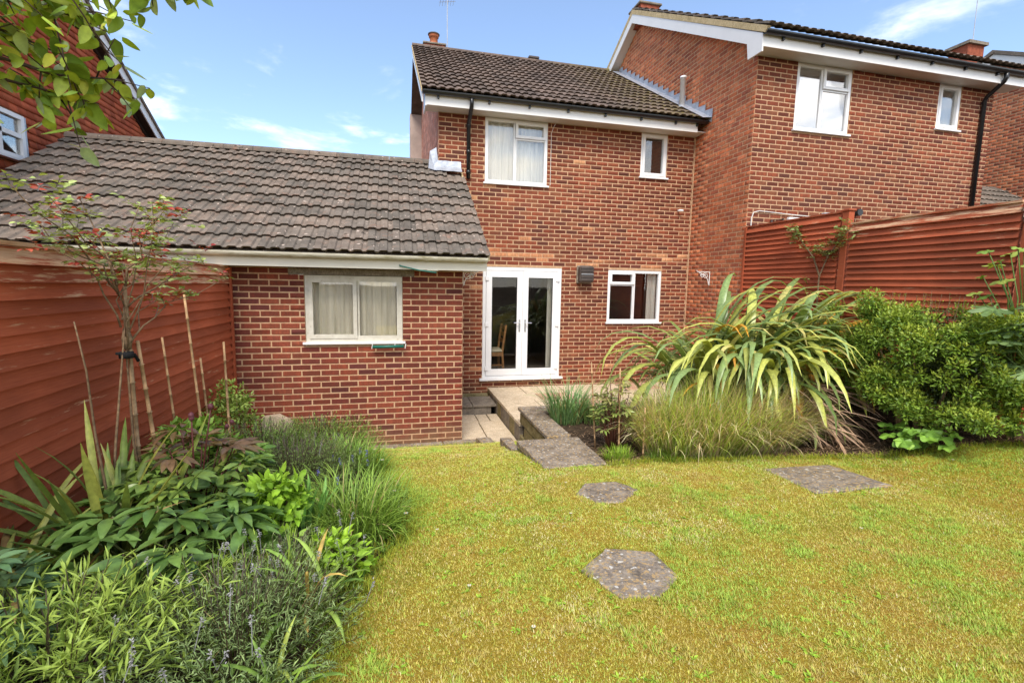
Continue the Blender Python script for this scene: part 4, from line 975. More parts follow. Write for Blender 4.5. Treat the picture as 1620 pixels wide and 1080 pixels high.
# ================================================================ the lawn's grass
def lawn_grass():
    n = 800000
    # denser near the camera, where each blade shows
    y = 1.0 + 5.25 * nr.random(n) ** 1.35; x = U(-1.0, 5.66, n)
    az = np.degrees(np.arctan2(x, y)) - 13.7
    keep = in_lawn(x, y) & (np.abs(az) < 51)
    for (a, b, c, d) in ((1.30, 1.99, 4.14, 4.95),): keep &= ~((x > a) & (x < b) & (y > c) & (y < d))
    def inside(poly, sh):
        px = np.array([p[0] for p in poly]); py = np.array([p[1] for p in poly]); cx, cy = px.mean(), py.mean(); px = cx + (px - cx) * sh; py = cy + (py - cy) * sh
        r = np.zeros(len(x), bool)
        for i in range(len(poly)):
            j = i - 1; c = ((py[i] > y) != (py[j] > y)) & (x < (px[j] - px[i]) * (y - py[i]) / (py[j] - py[i] + 1e-12) + px[i]); r ^= c
        return r
    for poly in ([(1.0, 2.37), (1.23, 2.56), (1.49, 2.46), (1.50, 2.19), (1.31, 2.05), (1.11, 2.08)], [(1.37, 3.41), (1.53, 3.62), (1.81, 3.60), (1.90, 3.39), (1.65, 3.17), (1.47, 3.21)], [(3.29, 3.605), (3.98, 3.567), (4.014, 2.981), (3.242, 2.99)]):
        keep &= ~inside(poly, 0.97)
    x, y = x[keep], y[keep]; n = len(x)
    green = fbm(x, y, 1.7, 21); brown = fbm(x, y, 2.3, 31); straw = fbm(x, y, 3.1, 41); tuft = fbm(x, y, 9.0, 51)
    pal = np.array([(0.55, 0.54, 0.11), (0.57, 0.47, 0.13), (0.37, 0.51, 0.08), (0.72, 0.64, 0.33), (0.47, 0.36, 0.11)])
    w = np.stack([np.full(n, 0.55), np.clip((brown - 0.48) * 7, 0.03, 2), np.clip((green - 0.50) * 8 + (tuft - 0.56) * 6, 0.12, 2.5), np.clip((straw - 0.55) * 3, 0.05, 0.6), np.clip((brown - 0.56) * 4, 0.02, 0.7)], 1)
    # greener at the shaded side by the shrub and along the bed
    w[:, 2] += np.clip((x - 4.1) * 1.4, 0, 1.6) * np.clip((y - 2.2) / 0.6, 0, 1) + 0.9 * np.clip(1 - (x - bed_edge(y)) / 0.28, 0, 1)
    w /= w.sum(1, keepdims=True); cs = w.cumsum(1); pick = (nr.random((n, 1)) > cs).sum(1).clip(0, 4)
    c = pal[pick] * U(0.80, 1.2, (n, 1))
    h = U(0.006, 0.015, n) * (1 + 0.9 * np.clip((tuft - 0.5) * 3, 0, 1)) * np.where(pick == 2, 1.25, 1.0); wd = U(0.0020, 0.0042, n) * (0.75 + 0.10 * y)
    a = U(0, 2 * np.pi, n); lean = U(0.2, 1.5, n) * h
    z = height(x, y) + 0.002 + 0.02 * (fbm(x, y, 3, 9) - 0.5)
    B = np.stack([x, y, z], 1); sx = np.stack([np.cos(a + 1.4), np.sin(a + 1.4), np.zeros(n)], 1)
    tip = B + np.stack([np.cos(a) * lean, np.sin(a) * lean, h], 1)
    V = np.stack([B - sx * wd[:, None], B + sx * wd[:, None], tip], 1).reshape(-1, 3)
    F = np.arange(3 * n).reshape(n, 3); C = np.repeat(c[:, None], 3, 1) * np.array([0.8, 0.8, 1.15])[None, :, None]
    o = put(bpy.data.objects.new('lawn_grass', np_mesh('lawn_grass', V, F, M['blade'], C.reshape(-1, 3))))
    tag(o, 'short yellowing mossy grass covering the lawn', 'grass', kind='stuff')
    # broad-leaved weeds, flat rosettes
    L = Leaves(); m = 2600; x = U(-0.3, 5.4, m); y = 1.2 + 4.8 * nr.random(m) ** 1.2; k = in_lawn(x, y) & (fbm(x, y, 2.2, 61) > 0.53); x, y = x[k], y[k]; m = len(x)
    cx = np.repeat(x, 5); cy = np.repeat(y, 5); a = U(0, 6.28, 5 * m); d = np.stack([np.cos(a), np.sin(a), U(0.15, 0.7, 5 * m)], 1)
    scatter_leaves(L, np.stack([cx, cy, height(cx, cy) + 0.006], 1), d, np.tile([0, 0, 1.0], (5 * m, 1)), U(0.014, 0.034, 5 * m), U(0.007, 0.014, 5 * m), tint(5 * m, (0.24, 0.40, 0.03), (0.36, 0.50, 0.05)), 3)
    o = L.obj('clover', M['leaf']); tag(o, 'bright green clover and weeds dotted through the lawn', 'weeds', kind='stuff')
    # tussocks that soften the lawn's rim
    L = Leaves(); m = 9000; y = U(1.2, 6.2, m); x = bed_edge(y) + nr.normal(0, 0.05, m)
    x2 = U(1.98, 5.4, 5000); y2 = lawn_far(x2) + nr.normal(0, 0.04, 5000); x3 = U(0.0, 1.3, 1400); y3 = U(6.15, 6.27, 1400); x = np.concatenate([x, x2, x3]); y = np.concatenate([y, y2, y3]); m = len(x)
    P, S = arcs(grounded(x, y), U(0, 6.28, m), U(0.7, 1.5, m), U(0.03, 0.085, m), U(0.3, 1.6, m), 4); L.add(P, U(0.003, 0.005, m)[:, None] * wprof(4, 'blade')[None], S, ramp_k(tint(m, (0.24, 0.36, 0.03), (0.50, 0.46, 0.05)), 4))
    for poly, m in (([(1.0, 2.37), (1.23, 2.56), (1.49, 2.46), (1.50, 2.19), (1.31, 2.05), (1.11, 2.08)], 900), ([(1.37, 3.41), (1.53, 3.62), (1.81, 3.60), (1.90, 3.39), (1.65, 3.17), (1.47, 3.21)], 900), ([(3.29, 3.605), (3.98, 3.567), (4.014, 2.981), (3.242, 2.99)], 1100), ([(1.275, 4.945), (1.338, 4.114), (1.966, 4.123)], 700)):
        Q = np.array(poly); j = nr.integers(0, len(Q), m); t = nr.random((m, 1)); q = Q[j] * (1 - t) + Q[(j + 1) % len(Q)] * t; c_ = Q.mean(0); out = unit(q - c_); q = q + out * np.abs(nr.normal(0.006, 0.012, (m, 1)))
        if len(Q) == 3: q = q[j < 2]; out = out[j < 2]; m = len(q)
        P, S = arcs(grounded(q[:, 0], q[:, 1]), np.arctan2(-out[:, 1], -out[:, 0]) + nr.normal(0, 1.0, m), U(0.5, 1.4, m), U(0.025, 0.06, m) * (0.6 + 0.8 * noise2(q[:, 0], q[:, 1], 6, 5)), U(0.3, 1.6, m), 4); L.add(P, U(0.003, 0.005, m)[:, None] * wprof(4, 'blade')[None], S, ramp_k(tint(m, (0.26, 0.38, 0.04), (0.55, 0.48, 0.08)), 4))
    o = L.obj('edge_grass', M['blade']); tag(o, 'longer green grass along the edges of the lawn', 'grass', kind='stuff')
lawn_grass()

# ================================================================ New Zealand flax
def flax():
    cx, cy = 4.24, 5.02; base = hz(cx, cy)
    f = thing('flax_plant', (cx, cy, base), 'huge flax with arching sword leaves in front of the red fence', 'plant')
    r = np.random.default_rng(5)
    def leaf(name, b, az, e0, ln, droop, wd, c0, c1, k=13, p=2.2, fold=0.20, mat='gloss_leaf', bend=0.0, kink=None):
        s = np.linspace(0, 1, k); el = e0 - droop * s ** p
        if kink: el = el - kink[1] / (1 + np.exp(-(s - kink[0]) * 22))
        el = np.maximum(el, -1.42); a = az + bend * s ** 1.5
        D = np.stack([np.cos(el) * np.cos(a), np.cos(el) * np.sin(a), np.sin(el)], -1); P = np.concatenate([[b], b + np.cumsum(D[:-1] * ln / (k - 1), 0)])[None]
        if mat == 'gloss_leaf' and P[0, -1, 2] < base + 0.55: P = np.array(b)[None, None] + (P - np.array(b)[None, None]) * np.array([0.95, 0.8, 1.0]); P[0, :, 2] = np.where(np.arange(k) > k * 0.55, np.maximum(P[0, :, 2], base + 0.62 - 0.02 * np.arange(k)), P[0, :, 2])
        S = np.stack([-np.sin(a), np.cos(a), np.zeros_like(a)], -1)[None]
        L = Leaves(); t = np.linspace(0, 1, k)[None, :, None]
        C = np.array(c0)[None, None] * (1 - t) + np.array(c1)[None, None] * t
        L.add(P, wd * wprof(k, 'flax')[None], S, C, fold); return L.obj(name, M[mat], f)
    for i in range(300):
        # several growing points give the clump its width; leaves rise steeply, arch at head height and hang their tips
        g = r.integers(0, 11); ga = g * 2.4; gx_, gy_ = cx + 0.62 * math.cos(ga) * (g > 0), cy + 0.26 * math.sin(ga) * (g > 0)
        az = r.uniform(0, 2 * math.pi) if r.random() < 0.30 else r.normal(-math.pi / 2, 1.05)
        side = abs(math.cos(az)); low = r.random() ** 1.3
        if math.cos(az) < -0.45: low = 0.45 + 0.55 * low
        e0 = 1.52 - 0.58 * low * (0.6 + 0.4 * side); ln = r.uniform(1.95, 2.6) * (0.82 + 0.22 * side) * (0.88 if math.cos(az) < -0.45 else 1.0)
        dr = r.uniform(2.6, 3.4); kk = (r.uniform(0.50, 0.68), r.uniform(0.3, 0.9)) if r.random() < 0.4 else None
        if kk: dr *= 0.7
        q = r.random()
        if q < 0.42: c0, c1 = (0.11, 0.18, 0.055), (0.25, 0.34, 0.11)
        elif q < 0.84: c0, c1 = (0.20, 0.26, 0.05), (0.52, 0.53, 0.12)
        elif q < 0.93: c0, c1 = (0.30, 0.31, 0.06), (0.66, 0.57, 0.19)
        else: c0, c1 = (0.24, 0.20, 0.03), (0.58, 0.27, 0.035)
        j = r.uniform(0.8, 1.2); c0 = tuple(v * j for v in c0); c1 = tuple(v * j for v in c1)
        leaf('leaf', (gx_ + r.normal(0, 0.07), gy_ + r.normal(0, 0.06), base - 0.03), az, e0, ln, dr, r.uniform(0.074, 0.104), c0, c1, p=3.3 - 1.5 * low, bend=r.uniform(-0.6, 0.6), kink=kk, fold=r.uniform(0.08, 0.24))
    L = Leaves()   # the further leaves behind, too crowded to tell apart
    n = 260; az = r.uniform(0, 6.28, n); gx2 = cx + r.normal(0, 0.34, n); gy2 = cy + r.normal(0.05, 0.16, n); lo2 = r.random(n) ** 1.2; e2 = 1.5 - 0.6 * lo2; l2 = r.uniform(1.3, 2.0, n); s_ = np.linspace(0, 1, 11)
    el = np.maximum(e2[:, None] - r.uniform(2.4, 3.2, n)[:, None] * s_[None] ** (3.0 - 1.4 * lo2)[:, None], -1.42); a2 = az[:, None] + r.uniform(-0.5, 0.5, n)[:, None] * s_[None]
    D2 = np.stack([np.cos(el) * np.cos(a2), np.cos(el) * np.sin(a2), np.sin(el)], -1); B2 = np.stack([gx2, gy2, np.full(n, base - 0.03)], 1); P2 = np.concatenate([B2[:, None], B2[:, None] + np.cumsum(D2[:, :-1] * (l2 / 10)[:, None, None], 1)], 1)
    L.add(P2, r.uniform(0.06, 0.09, n)[:, None] * wprof(11, 'flax')[None], np.stack([-np.sin(a2), np.cos(a2), 0 * a2], -1), ramp_k(tint(n, (0.12, 0.18, 0.05), (0.30, 0.34, 0.08), 0.2, r), 11, 1.2, 0.6), 0.18); L.obj('leaves', M['gloss_leaf'], f, kind='stuff')
    # orange dying leaves low at the sides
    for (az, e0, ln, dr) in ((3.5, 0.95, 1.5, 1.9), (3.35, 0.8, 1.45, 1.75), (3.75, 0.85, 1.5, 2.0), (-0.25, 0.85, 1.65, 1.4), (-0.1, 0.9, 1.7, 1.2), (-1.75, 1.0, 1.2, 2.4), (-0.45, 0.9, 1.5, 1.7)):
        leaf('leaf', (cx + 0.3 * math.cos(az), cy + 0.2 * math.sin(az) - 0.1, base), az, e0, ln, dr, 0.06, (0.34, 0.24, 0.04), (0.66, 0.33, 0.05), bend=0.2)
    # dry brown leaves: hanging skirt, and the heap spilling beside the tall grass
    for i in range(100):
        az = r.uniform(-2.9, -0.1) if i < 60 else r.normal(-0.95, 0.33); e0 = r.uniform(0.5, 1.2); ln = r.uniform(0.8, 1.5)
        c0 = np.array((0.22, 0.13, 0.075)) * r.uniform(0.5, 1.2); c1 = np.array((0.42, 0.27, 0.17)) * r.uniform(0.6, 1.2)
        b = (cx + 0.36 * math.cos(az), cy + 0.26 * math.sin(az), base + r.uniform(0, 0.35)) if i < 60 else (cx + 0.30 + r.normal(0, 0.12), cy - 0.62 + r.normal(0, 0.10), base + r.uniform(0.0, 0.40))
        if i >= 60: e0 = r.uniform(0.1, 0.75); ln = r.uniform(0.65, 1.05)
        leaf('dry_leaf', b, az, e0, ln, r.uniform(1.5, 2.3), r.uniform(0.014, 0.036), tuple(c0), tuple(c1), 9, 1.1, 0.3, 'dry', r.uniform(-0.5, 0.5))
    for i in range(70):   # heap of fallen dry leaves between the tall grass and the lawn
        b = (4.30 + r.normal(0, 0.10), 4.42 + r.normal(0, 0.12), base + r.uniform(0.15, 0.75)); c1 = np.array((0.56, 0.37, 0.25)) * r.uniform(0.55, 1.15)
        leaf('dry_leaf', b, r.normal(-0.85, 0.28), r.uniform(-0.5, 0.35), r.uniform(0.55, 0.95), r.uniform(0.5, 1.3), r.uniform(0.018, 0.042), tuple(c1 * 0.7), tuple(c1), 8, 0.9, 0.3, 'dry', r.uniform(-0.4, 0.4))
    # dense heart of old leaf bases, tinted dark to paint the inner shade
    L = Leaves(); n = 700; x, y = disc(n, cx, cy, 0.52, 0.33, r); P, S = arcs(grounded(x, y), r.uniform(0, 6.28, n), r.uniform(0.7, 1.5, n), r.uniform(0.4, 0.95, n), r.uniform(0.2, 1.4, n), 5)
    L.add(P, r.uniform(0.02, 0.045, n)[:, None] * wprof(5, 'blade')[None], S, ramp_k(tint(n, (0.075, 0.07, 0.03), (0.16, 0.10, 0.055), 0.3, r), 5), 0.2); L.obj('leaf_bases', M['dry'], f, kind='stuff')
flax()

def stick(name, p0, p1, r, label, group, mat='bamboo', cat='cane'):
    p0, p1 = Vector(p0), Vector(p1); pts, rad = [], []; n = 9
    for i in range(n):
        t = i / (n - 1); q = p0.lerp(p1, t); pts.append(q); rad.append(r * (1 - 0.25 * t))
        if 0 < i < n - 1: pts.append(q + (p1 - p0) * 0.004); rad.append(r * 1.28); pts.append(q + (p1 - p0) * 0.008); rad.append(r * (1 - 0.25 * t))
    o = MB().tube(pts, rad, 7).build(name, M[mat], None, True); return tag(o, label, cat, group)

def tall_grass():
    r = np.random.default_rng(6)
    g = thing('ornamental_grass', (3.35, 4.3, hz(3.35, 4.3)), 'broad clump of tall green and straw grass before the flax', 'grass clump')
    L = Leaves(); n = 8200; x, y = disc(n, 3.42, 4.36, 0.95, 0.34, r)
    u = (x - 3.42) / 0.95; v = (y - 4.36) / 0.34
    edge = np.sqrt(u * u + v * v); az = np.where(r.random(n) < 0.55, r.uniform(0, 6.28, n), np.arctan2(v * 0.6 - 0.3, u) + r.normal(0, 0.6, n))
    e0 = r.uniform(1.05, 1.57, n) - 0.22 * edge; ln = r.uniform(0.40, 1.02, n) * (1.05 - 0.22 * np.abs(u)); dr = r.uniform(0.1, 1.0, n) + (r.random(n) < 0.4) * r.uniform(0.5, 1.6, n)
    P, S = arcs(grounded(x, y), az, e0, ln, dr, 8, 1.8, )
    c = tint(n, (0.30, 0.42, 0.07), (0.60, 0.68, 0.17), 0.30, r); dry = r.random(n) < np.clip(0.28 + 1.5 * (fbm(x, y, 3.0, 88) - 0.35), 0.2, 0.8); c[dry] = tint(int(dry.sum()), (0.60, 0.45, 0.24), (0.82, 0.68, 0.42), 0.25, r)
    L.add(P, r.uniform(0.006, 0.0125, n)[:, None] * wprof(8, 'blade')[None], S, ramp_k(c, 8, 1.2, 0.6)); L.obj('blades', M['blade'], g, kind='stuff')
tall_grass()

# ================================================================ shrubs built of many small leaves
def leafy(L, n, blobs, length, width, ca, cb, r, shell=0.35, kind='leaf', k=4, upbias=0.6, jit=0.25, top=None):
    """leaves spread through the outer shell of a union of ellipsoids (cx,cy,cz,rx,ry,rz)"""
    B = np.array(blobs); w = (B[:, 3] * B[:, 4] * B[:, 5]) ** (2 / 3); w = w / w.sum(); pick = r.choice(len(B), n, p=w); b = B[pick]
    d = unit(r.normal(0, 1, (n, 3))); q = 1 - shell * r.random(n) ** 1.5
    pos = b[:, :3] + d * b[:, 3:] * q[:, None]
    dirs = unit(d + r.normal(0, 0.55, (n, 3)) + np.array([0, 0, upbias * 0.4])); up = unit(np.array([0, 0, 1.0])[None] * upbias + d * 0.7 + r.normal(0, 0.35, (n, 3)))
    c = tint(n, ca, cb, jit, r)
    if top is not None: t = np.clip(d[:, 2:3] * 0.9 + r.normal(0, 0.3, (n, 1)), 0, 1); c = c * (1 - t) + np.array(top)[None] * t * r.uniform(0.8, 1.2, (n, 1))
    scatter_leaves(L, pos, dirs, up, r.uniform(*length, n), r.uniform(*width, n), c, k, 0.2, kind)

def green_shrub():
    r = np.random.default_rng(8); cx, cy = 5.13, 3.60; z0 = hz(cx, cy)
    s = thing('clipped_shrub', (cx, cy, z0), 'dense rounded green shrub with tiny leaves below the red fence', 'shrub')
    L = Leaves(); blobs = []
    for i in range(140):
        a = r.uniform(0, 6.28); el = r.uniform(-1.0, 1.45); q = r.uniform(0.75, 1.0)
        x = cx + 0.54 * math.cos(a) * math.cos(el) ** 0.6 * q; y = cy + 0.82 * math.sin(a) * math.cos(el) ** 0.6 * q; z = 1.47 + 0.56 * math.sin(el) * q
        rr = r.uniform(0.07, 0.15); blobs.append((x, y, z, rr, rr, rr * 0.9))
    low = []
    for (lx, ly, lz, lr) in ((4.78, 3.35, 1.08, 0.15), (4.95, 3.05, 1.10, 0.16), (5.15, 2.9, 1.2, 0.18), (4.66, 3.75, 1.15, 0.18), (4.72, 4.15, 1.35, 0.2), (4.85, 4.35, 1.7, 0.16), (5.05, 3.0, 1.95, 0.15), (4.75, 3.9, 1.95, 0.12)):
        for i in range(7): k = r.uniform(0.07, 0.11); o3 = r.normal(0, lr * 0.6, 3); low.append((lx + o3[0], ly + o3[1], lz + o3[2], k, k, k))
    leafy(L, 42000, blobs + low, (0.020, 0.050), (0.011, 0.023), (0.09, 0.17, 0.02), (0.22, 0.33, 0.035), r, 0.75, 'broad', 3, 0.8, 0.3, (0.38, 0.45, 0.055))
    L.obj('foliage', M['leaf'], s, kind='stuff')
    L = Leaves(); leafy(L, 9000, [(cx, cy, 1.44, 0.44, 0.68, 0.54)], (0.02, 0.04), (0.012, 0.02), (0.03, 0.05, 0.008), (0.06, 0.085, 0.012), r, 0.9, 'broad', 3); L.obj('inner_foliage', M['leaf'], s, kind='stuff')  # inner leaves tinted much darker, painting the shade inside the shrub
    for i in range(9):
        a = i * 0.7; m = MB(); x, y = cx + 0.16 * math.cos(a), cy + 0.16 * math.sin(a)
        m.tube([(x, y, z0 - 0.05), (x + 0.08 * math.cos(a), y + 0.08 * math.sin(a), z0 + 0.35), (x + 0.3 * math.cos(a), y + 0.3 * math.sin(a), z0 + 0.85)], [0.022, 0.016, 0.007], 6); m.build('stem', M['bark'], s)
    for i in range(26):
        a = r.uniform(0, 6.28); x, y = cx + 0.4 * math.cos(a) * r.random(), cy + 0.5 * math.sin(a) * r.random(); z = 2.02; h = r.uniform(0.05, 0.16)
        m = MB(); m.tube([(x, y, z - 0.15), (x + r.normal(0, .02), y + r.normal(0, .02), z + h)], [0.003, 0.002], 4, (0.2, 0.22, 0.05)); m.build('shoot', M['bark'], s)
        L = Leaves(); n = 16; t = r.random(n); pos = np.stack([np.full(n, x), np.full(n, y), z - 0.05 + (h + .05) * t], 1); d = unit(np.concatenate([r.normal(0, 1, (n, 2)), r.uniform(0.1, 0.9, (n, 1))], 1))
        scatter_leaves(L, pos, d, np.tile([0, 0, 1.0], (n, 1)), r.uniform(.016, .03, n), r.uniform(.009, .014, n), tint(n, (0.22, 0.29, 0.04), (0.36, 0.38, 0.06), 0.2, r), 3); L.obj('shoot_leaves', M['leaf'], s, kind='stuff')
green_shrub()

def round_leaf_mesh(rad, lobes, depth, r, col, mat, cup=0.25):
    """rounded or fingered leaf: fan from the stalk, local +x away from the stalk, z up"""
    n = 40; m = MB(); m.v = [(0, 0, 0)]; m.c = [tuple(c * 1.2 for c in col)]
    for i in range(n + 1):
        a = -2.65 + 5.3 * i / n; f = 1 - depth * (0.5 - 0.5 * math.cos(lobes * 2 * math.pi * i / n)) ** 1.2; q = rad * f * (0.55 + 0.45 * math.cos(a / 2.65 * 1.35))
        w = r.uniform(0.96, 1.04)
        for t in (0.5, 1.0):
            m.v.append((rad * 0.12 + q * t * w * math.cos(a), q * t * w * math.sin(a), cup * q * t * (0.5 - t * 0.9) + 0.012 * math.sin(a * lobes) * t)); m.c.append(tuple(c * (1.05 if t < 1 else 0.92) for c in col))
    for i in range(n): m.f += [(0, 1 + 2 * i, 3 + 2 * i), (1 + 2 * i, 2 + 2 * i, 4 + 2 * i, 3 + 2 * i)]
    return m.mesh('leaf', M[mat], True, True)

def stalk_plant(name, label, x, y, nleaf, h, spread, meshes, scale, seed, cat='plant', az0=None, stalk=(0.12, 0.2, 0.04), thick=0.005, tilt=0.5, zoff=0.0):
    r = np.random.default_rng(seed); z0 = hz(x, y) + zoff; p = thing(name, (x, y, z0), label, cat)
    for i in range(nleaf):
        a = r.uniform(0, 6.28) if az0 is None else r.normal(az0[0], az0[1]); q = r.uniform(0.35, 1.0) * spread; hh = h * r.uniform(0.45, 1.0); e = Vector((x + q * math.cos(a), y + q * math.sin(a), z0 + hh))
        m = MB(); m.tube([(x + 0.02 * math.cos(a), y + 0.02 * math.sin(a), z0 - 0.02), (x + 0.45 * q * math.cos(a), y + 0.45 * q * math.sin(a), z0 + hh * 0.75), e], [thick * 1.3, thick, thick * 0.7], 5, stalk); m.build('stalk', M['leaf'], p, True, True)
        o = bpy.data.objects.new('leaf', meshes[r.integers(0, len(meshes))]); o.location = e; s = scale * r.uniform(0.65, 1.2); o.scale = (s, s, s)
        o.rotation_euler = (r.normal(0, 0.3), r.uniform(0.05, tilt), a + r.normal(0, 0.35)); put(o, p)
    return p
rr_ = random.Random(4)
RHUB = [round_leaf_mesh(0.10, 5, 0.18, rr_, c, 'leaf') for c in ((0.22, 0.40, 0.05), (0.28, 0.47, 0.065), (0.16, 0.30, 0.04))]
FATS = [round_leaf_mesh(0.17, 7, 0.72, rr_, c, 'gloss_leaf', 0.15) for c in ((0.16, 0.25, 0.085), (0.20, 0.29, 0.10), (0.12, 0.19, 0.05))]
stalk_plant('rhubarb_plant', 'low plant with rounded crinkled bright leaves below the clipped shrub', 4.78, 3.38, 26, 0.27, 0.25, RHUB, 0.95, 3)
stalk_plant('fatsia_plant', 'plant with large pale fingered leaves beyond the clipped shrub', 5.35, 2.78, 26, 1.30, 0.50, FATS, 0.85, 9, az0=(2.6, 0.8), thick=0.007)
FIG = [round_leaf_mesh(0.11, 5, 0.45, rr_, c, 'leaf', 0.2) for c in ((0.24, 0.34, 0.05), (0.33, 0.40, 0.07), (0.16, 0.26, 0.035))]
stalk_plant('fig_bush', 'yellow green lobed leaves at the top beside the fence post', 5.50, 3.10, 34, 1.75, 0.40, FIG, 0.8, 19, az0=(2.9, 1.0), thick=0.006)

# ================================================================ roses
def rose_stems(parent, paths, r0, mat='bark'):
    for pts in paths: MB().tube(pts, [r0 * (1 - 0.65 * i / (len(pts) - 1)) for i in range(len(pts))], 6).build('stem', M[mat], parent, True)
def sprigs(parent, pts, r, n_each, length, width, ca, cb, red=0.0, redcol=((0.32, 0.035, 0.025), (0.45, 0.10, 0.05))):
    """pinnate sprigs at points along the canes, each its own part"""
    for p in pts:
        L = Leaves(); a = r.uniform(0, 6.28); d = np.array([math.cos(a), math.sin(a), r.uniform(-0.2, 0.9)]); d /= np.linalg.norm(d); ln = r.uniform(0.05, 0.11)
        t = np.linspace(0.25, 1, n_each); side = np.where(np.arange(n_each) % 2 == 0, 1, -1); sv = np.cross(d, [0, 0, 1.0]); sv /= np.linalg.norm(sv) + 1e-6
        base = np.array(p)[None] + d[None] * (t * ln)[:, None]; dirs = d[None] * 0.5 + sv[None] * side[:, None]; dirs[-1] = d
        isred = r.random() < red; c = tint(n_each, *(redcol if isred else (ca, cb)), 0.25, r)
        scatter_leaves(L, base, dirs, np.tile([0, 0, 1.0], (n_each, 1)) + r.normal(0, 0.4, (n_each, 3)), r.uniform(*length, n_each), r.uniform(*width, n_each), c, 4, 0.25)
        k = 3; P = np.array(p)[None, None] + d[None, None] * (np.linspace(0, 1, k) * ln)[None, :, None]; L.add(P, np.full((1, k), 0.003), np.repeat(sv[None, None], k, 1), np.full((1, k, 3), 0.12))
        L.obj('leaf_spray', M['leaf'], parent, kind='stuff')

def standard_rose():
    r = np.random.default_rng(12); bx, by = -1.50, 3.15; z0 = hz(bx, by); tie = Vector((-1.50, 3.165, 1.73))
    p = thing('standard_rose', (bx, by, z0), 'tall bare stemmed rose with red young shoots tied to a stake', 'rose')
    rose_stems(p, [[(bx - 0.03, by - 0.25, z0 - .03), (bx - 0.02, by - 0.12, 1.25), tuple(tie + Vector((-0.005, -0.03, 0))), (bx + .01, by + 0.02, 1.95)],
                   [(bx + 0.02, by + 0.10, z0 - .03), (bx, by + 0.02, 1.2), tuple(tie), (bx, by + 0.02, 2.0)],
                   [(bx, by - 0.30, z0 - .03), (bx, by - 0.27, 1.0), (bx, by - 0.33, 1.35), (bx, by - 0.36, 1.70), (bx, by - 0.42, 1.95)]], 0.0085)
    tips = []
    for i in range(17):
        a = r.uniform(0, 6.28); sp = r.uniform(0.08, 0.50); top = r.uniform(2.15, 2.66) - 0.35 * max(0, sp - 0.35)
        st = tie + Vector((0.02 * math.cos(a), 0.02 * math.sin(a), r.uniform(-0.02, 0.40)))
        pts = [st]
        for k in range(1, 6):
            t = k / 5; pts.append(Vector((st.x + sp * 0.85 * math.cos(a) * t ** 1.3 + r.normal(0, .022), st.y + 0.10 * t + sp * 1.2 * math.sin(a) * t ** 1.3 + r.normal(0, .022), st.z + (top - st.z) * t + r.normal(0, .01))))
        rose_stems(p, [pts], r.uniform(0.004, 0.007)); tips += [(q, k) for k, q in enumerate(pts) if k >= 2]
    hi = [q for q, k in tips if k >= 3]; lo = [q for q, k in tips if k < 3]
    sprigs(p, [q + Vector(r.normal(0, .02, 3)) for q in hi for _ in range(5)], r, 5, (0.028, 0.052), (0.016, 0.027), (0.24, 0.33, 0.07), (0.42, 0.48, 0.16), 0.26)
    sprigs(p, lo[::3], r, 5, (0.018, 0.032), (0.012, 0.018), (0.16, 0.22, 0.05), (0.26, 0.30, 0.08), 0.08)
    for i in range(0):   # thin drooping twigs
        a = r.uniform(0, 6.28); b = tie + Vector((0, 0, r.uniform(0, 0.5))); e = b + Vector((0.36 * math.cos(a), 0.5 * math.sin(a), r.uniform(-0.45, 0.25)))
        rose_stems(p, [[b, b.lerp(e, 0.5) + Vector((0, 0, 0.12)), e]], 0.0035)
    t = MB(); t.tube([tie + Vector((0, 0, -0.022)), tie + Vector((0, 0, 0.014))], 0.036, 9); t.tube([tie + Vector((-.03, -.04, 0.01)), tie + Vector((.02, .045, -0.008)), tie + Vector((.03, .06, -0.05))], 0.009, 6); t.build('tie', M['rag'], p, True)
    MB().tube([tie + Vector((0.0, 0.01, 0.03)), tie + Vector((0.005, 0.01, 0.09)), tie + Vector((0.0, 0.015, 0.15))], [0.022, 0.028, 0.014], 8).build('graft', M['bark'], p, True)
    st = stick('rose_stake', (-1.49, 3.20, z0 - .03), (-1.505, 3.21, 2.12), 0.013, 'stout grey stake beside the tied rose stem', 'garden stakes', 'stake', 'stake')
    stick('rose_stake', (-1.46, 3.42, z0 - .03), (-1.47, 3.23, 1.80), 0.013, 'leaning thin stake propped against the tied rose', 'garden stakes', 'bamboo', 'stake')
M['stake'] = mat_plain('old_stake', (0.30, 0.20, 0.11), 0.85, 0.2, 0.35, 30)
standard_rose()

def climbing_rose():
    r = np.random.default_rng(14); p = thing('climbing_rose', (5.6, 5.35, hz(5.6, 5.35)), 'small climbing rose with pale leaves on the red fence post', 'rose')
    paths = [[(5.55, 5.35, 0.7), (5.58, 5.40, 1.7), (5.62, 5.45, 2.35), (5.66, 5.38, 2.62), (5.66, 5.20, 2.85), (5.64, 5.02, 2.98)], [(5.62, 5.44, 2.35), (5.67, 5.62, 2.62), (5.68, 5.85, 2.85), (5.68, 5.98, 3.05)], [(5.66, 5.38, 2.62), (5.67, 5.55, 2.72), (5.67, 5.68, 2.74)]]
    rose_stems(p, paths, 0.014)
    pts = []
    for q, c in ((paths[0][3:], 60), (paths[1][2:], 36), (paths[2], 30), (paths[0][1:3], 6)):
        for i in range(c):
            t = r.random() * (len(q) - 1); k = int(t); pts.append(Vector(q[k]).lerp(Vector(q[k + 1]), t - k) + Vector(r.normal(0, .045, 3)) + Vector((-0.04, 0, 0)))
    sprigs(p, pts, r, 5, (0.034, 0.058), (0.020, 0.032), (0.17, 0.24, 0.055), (0.34, 0.38, 0.14), 0.08)
climbing_rose()

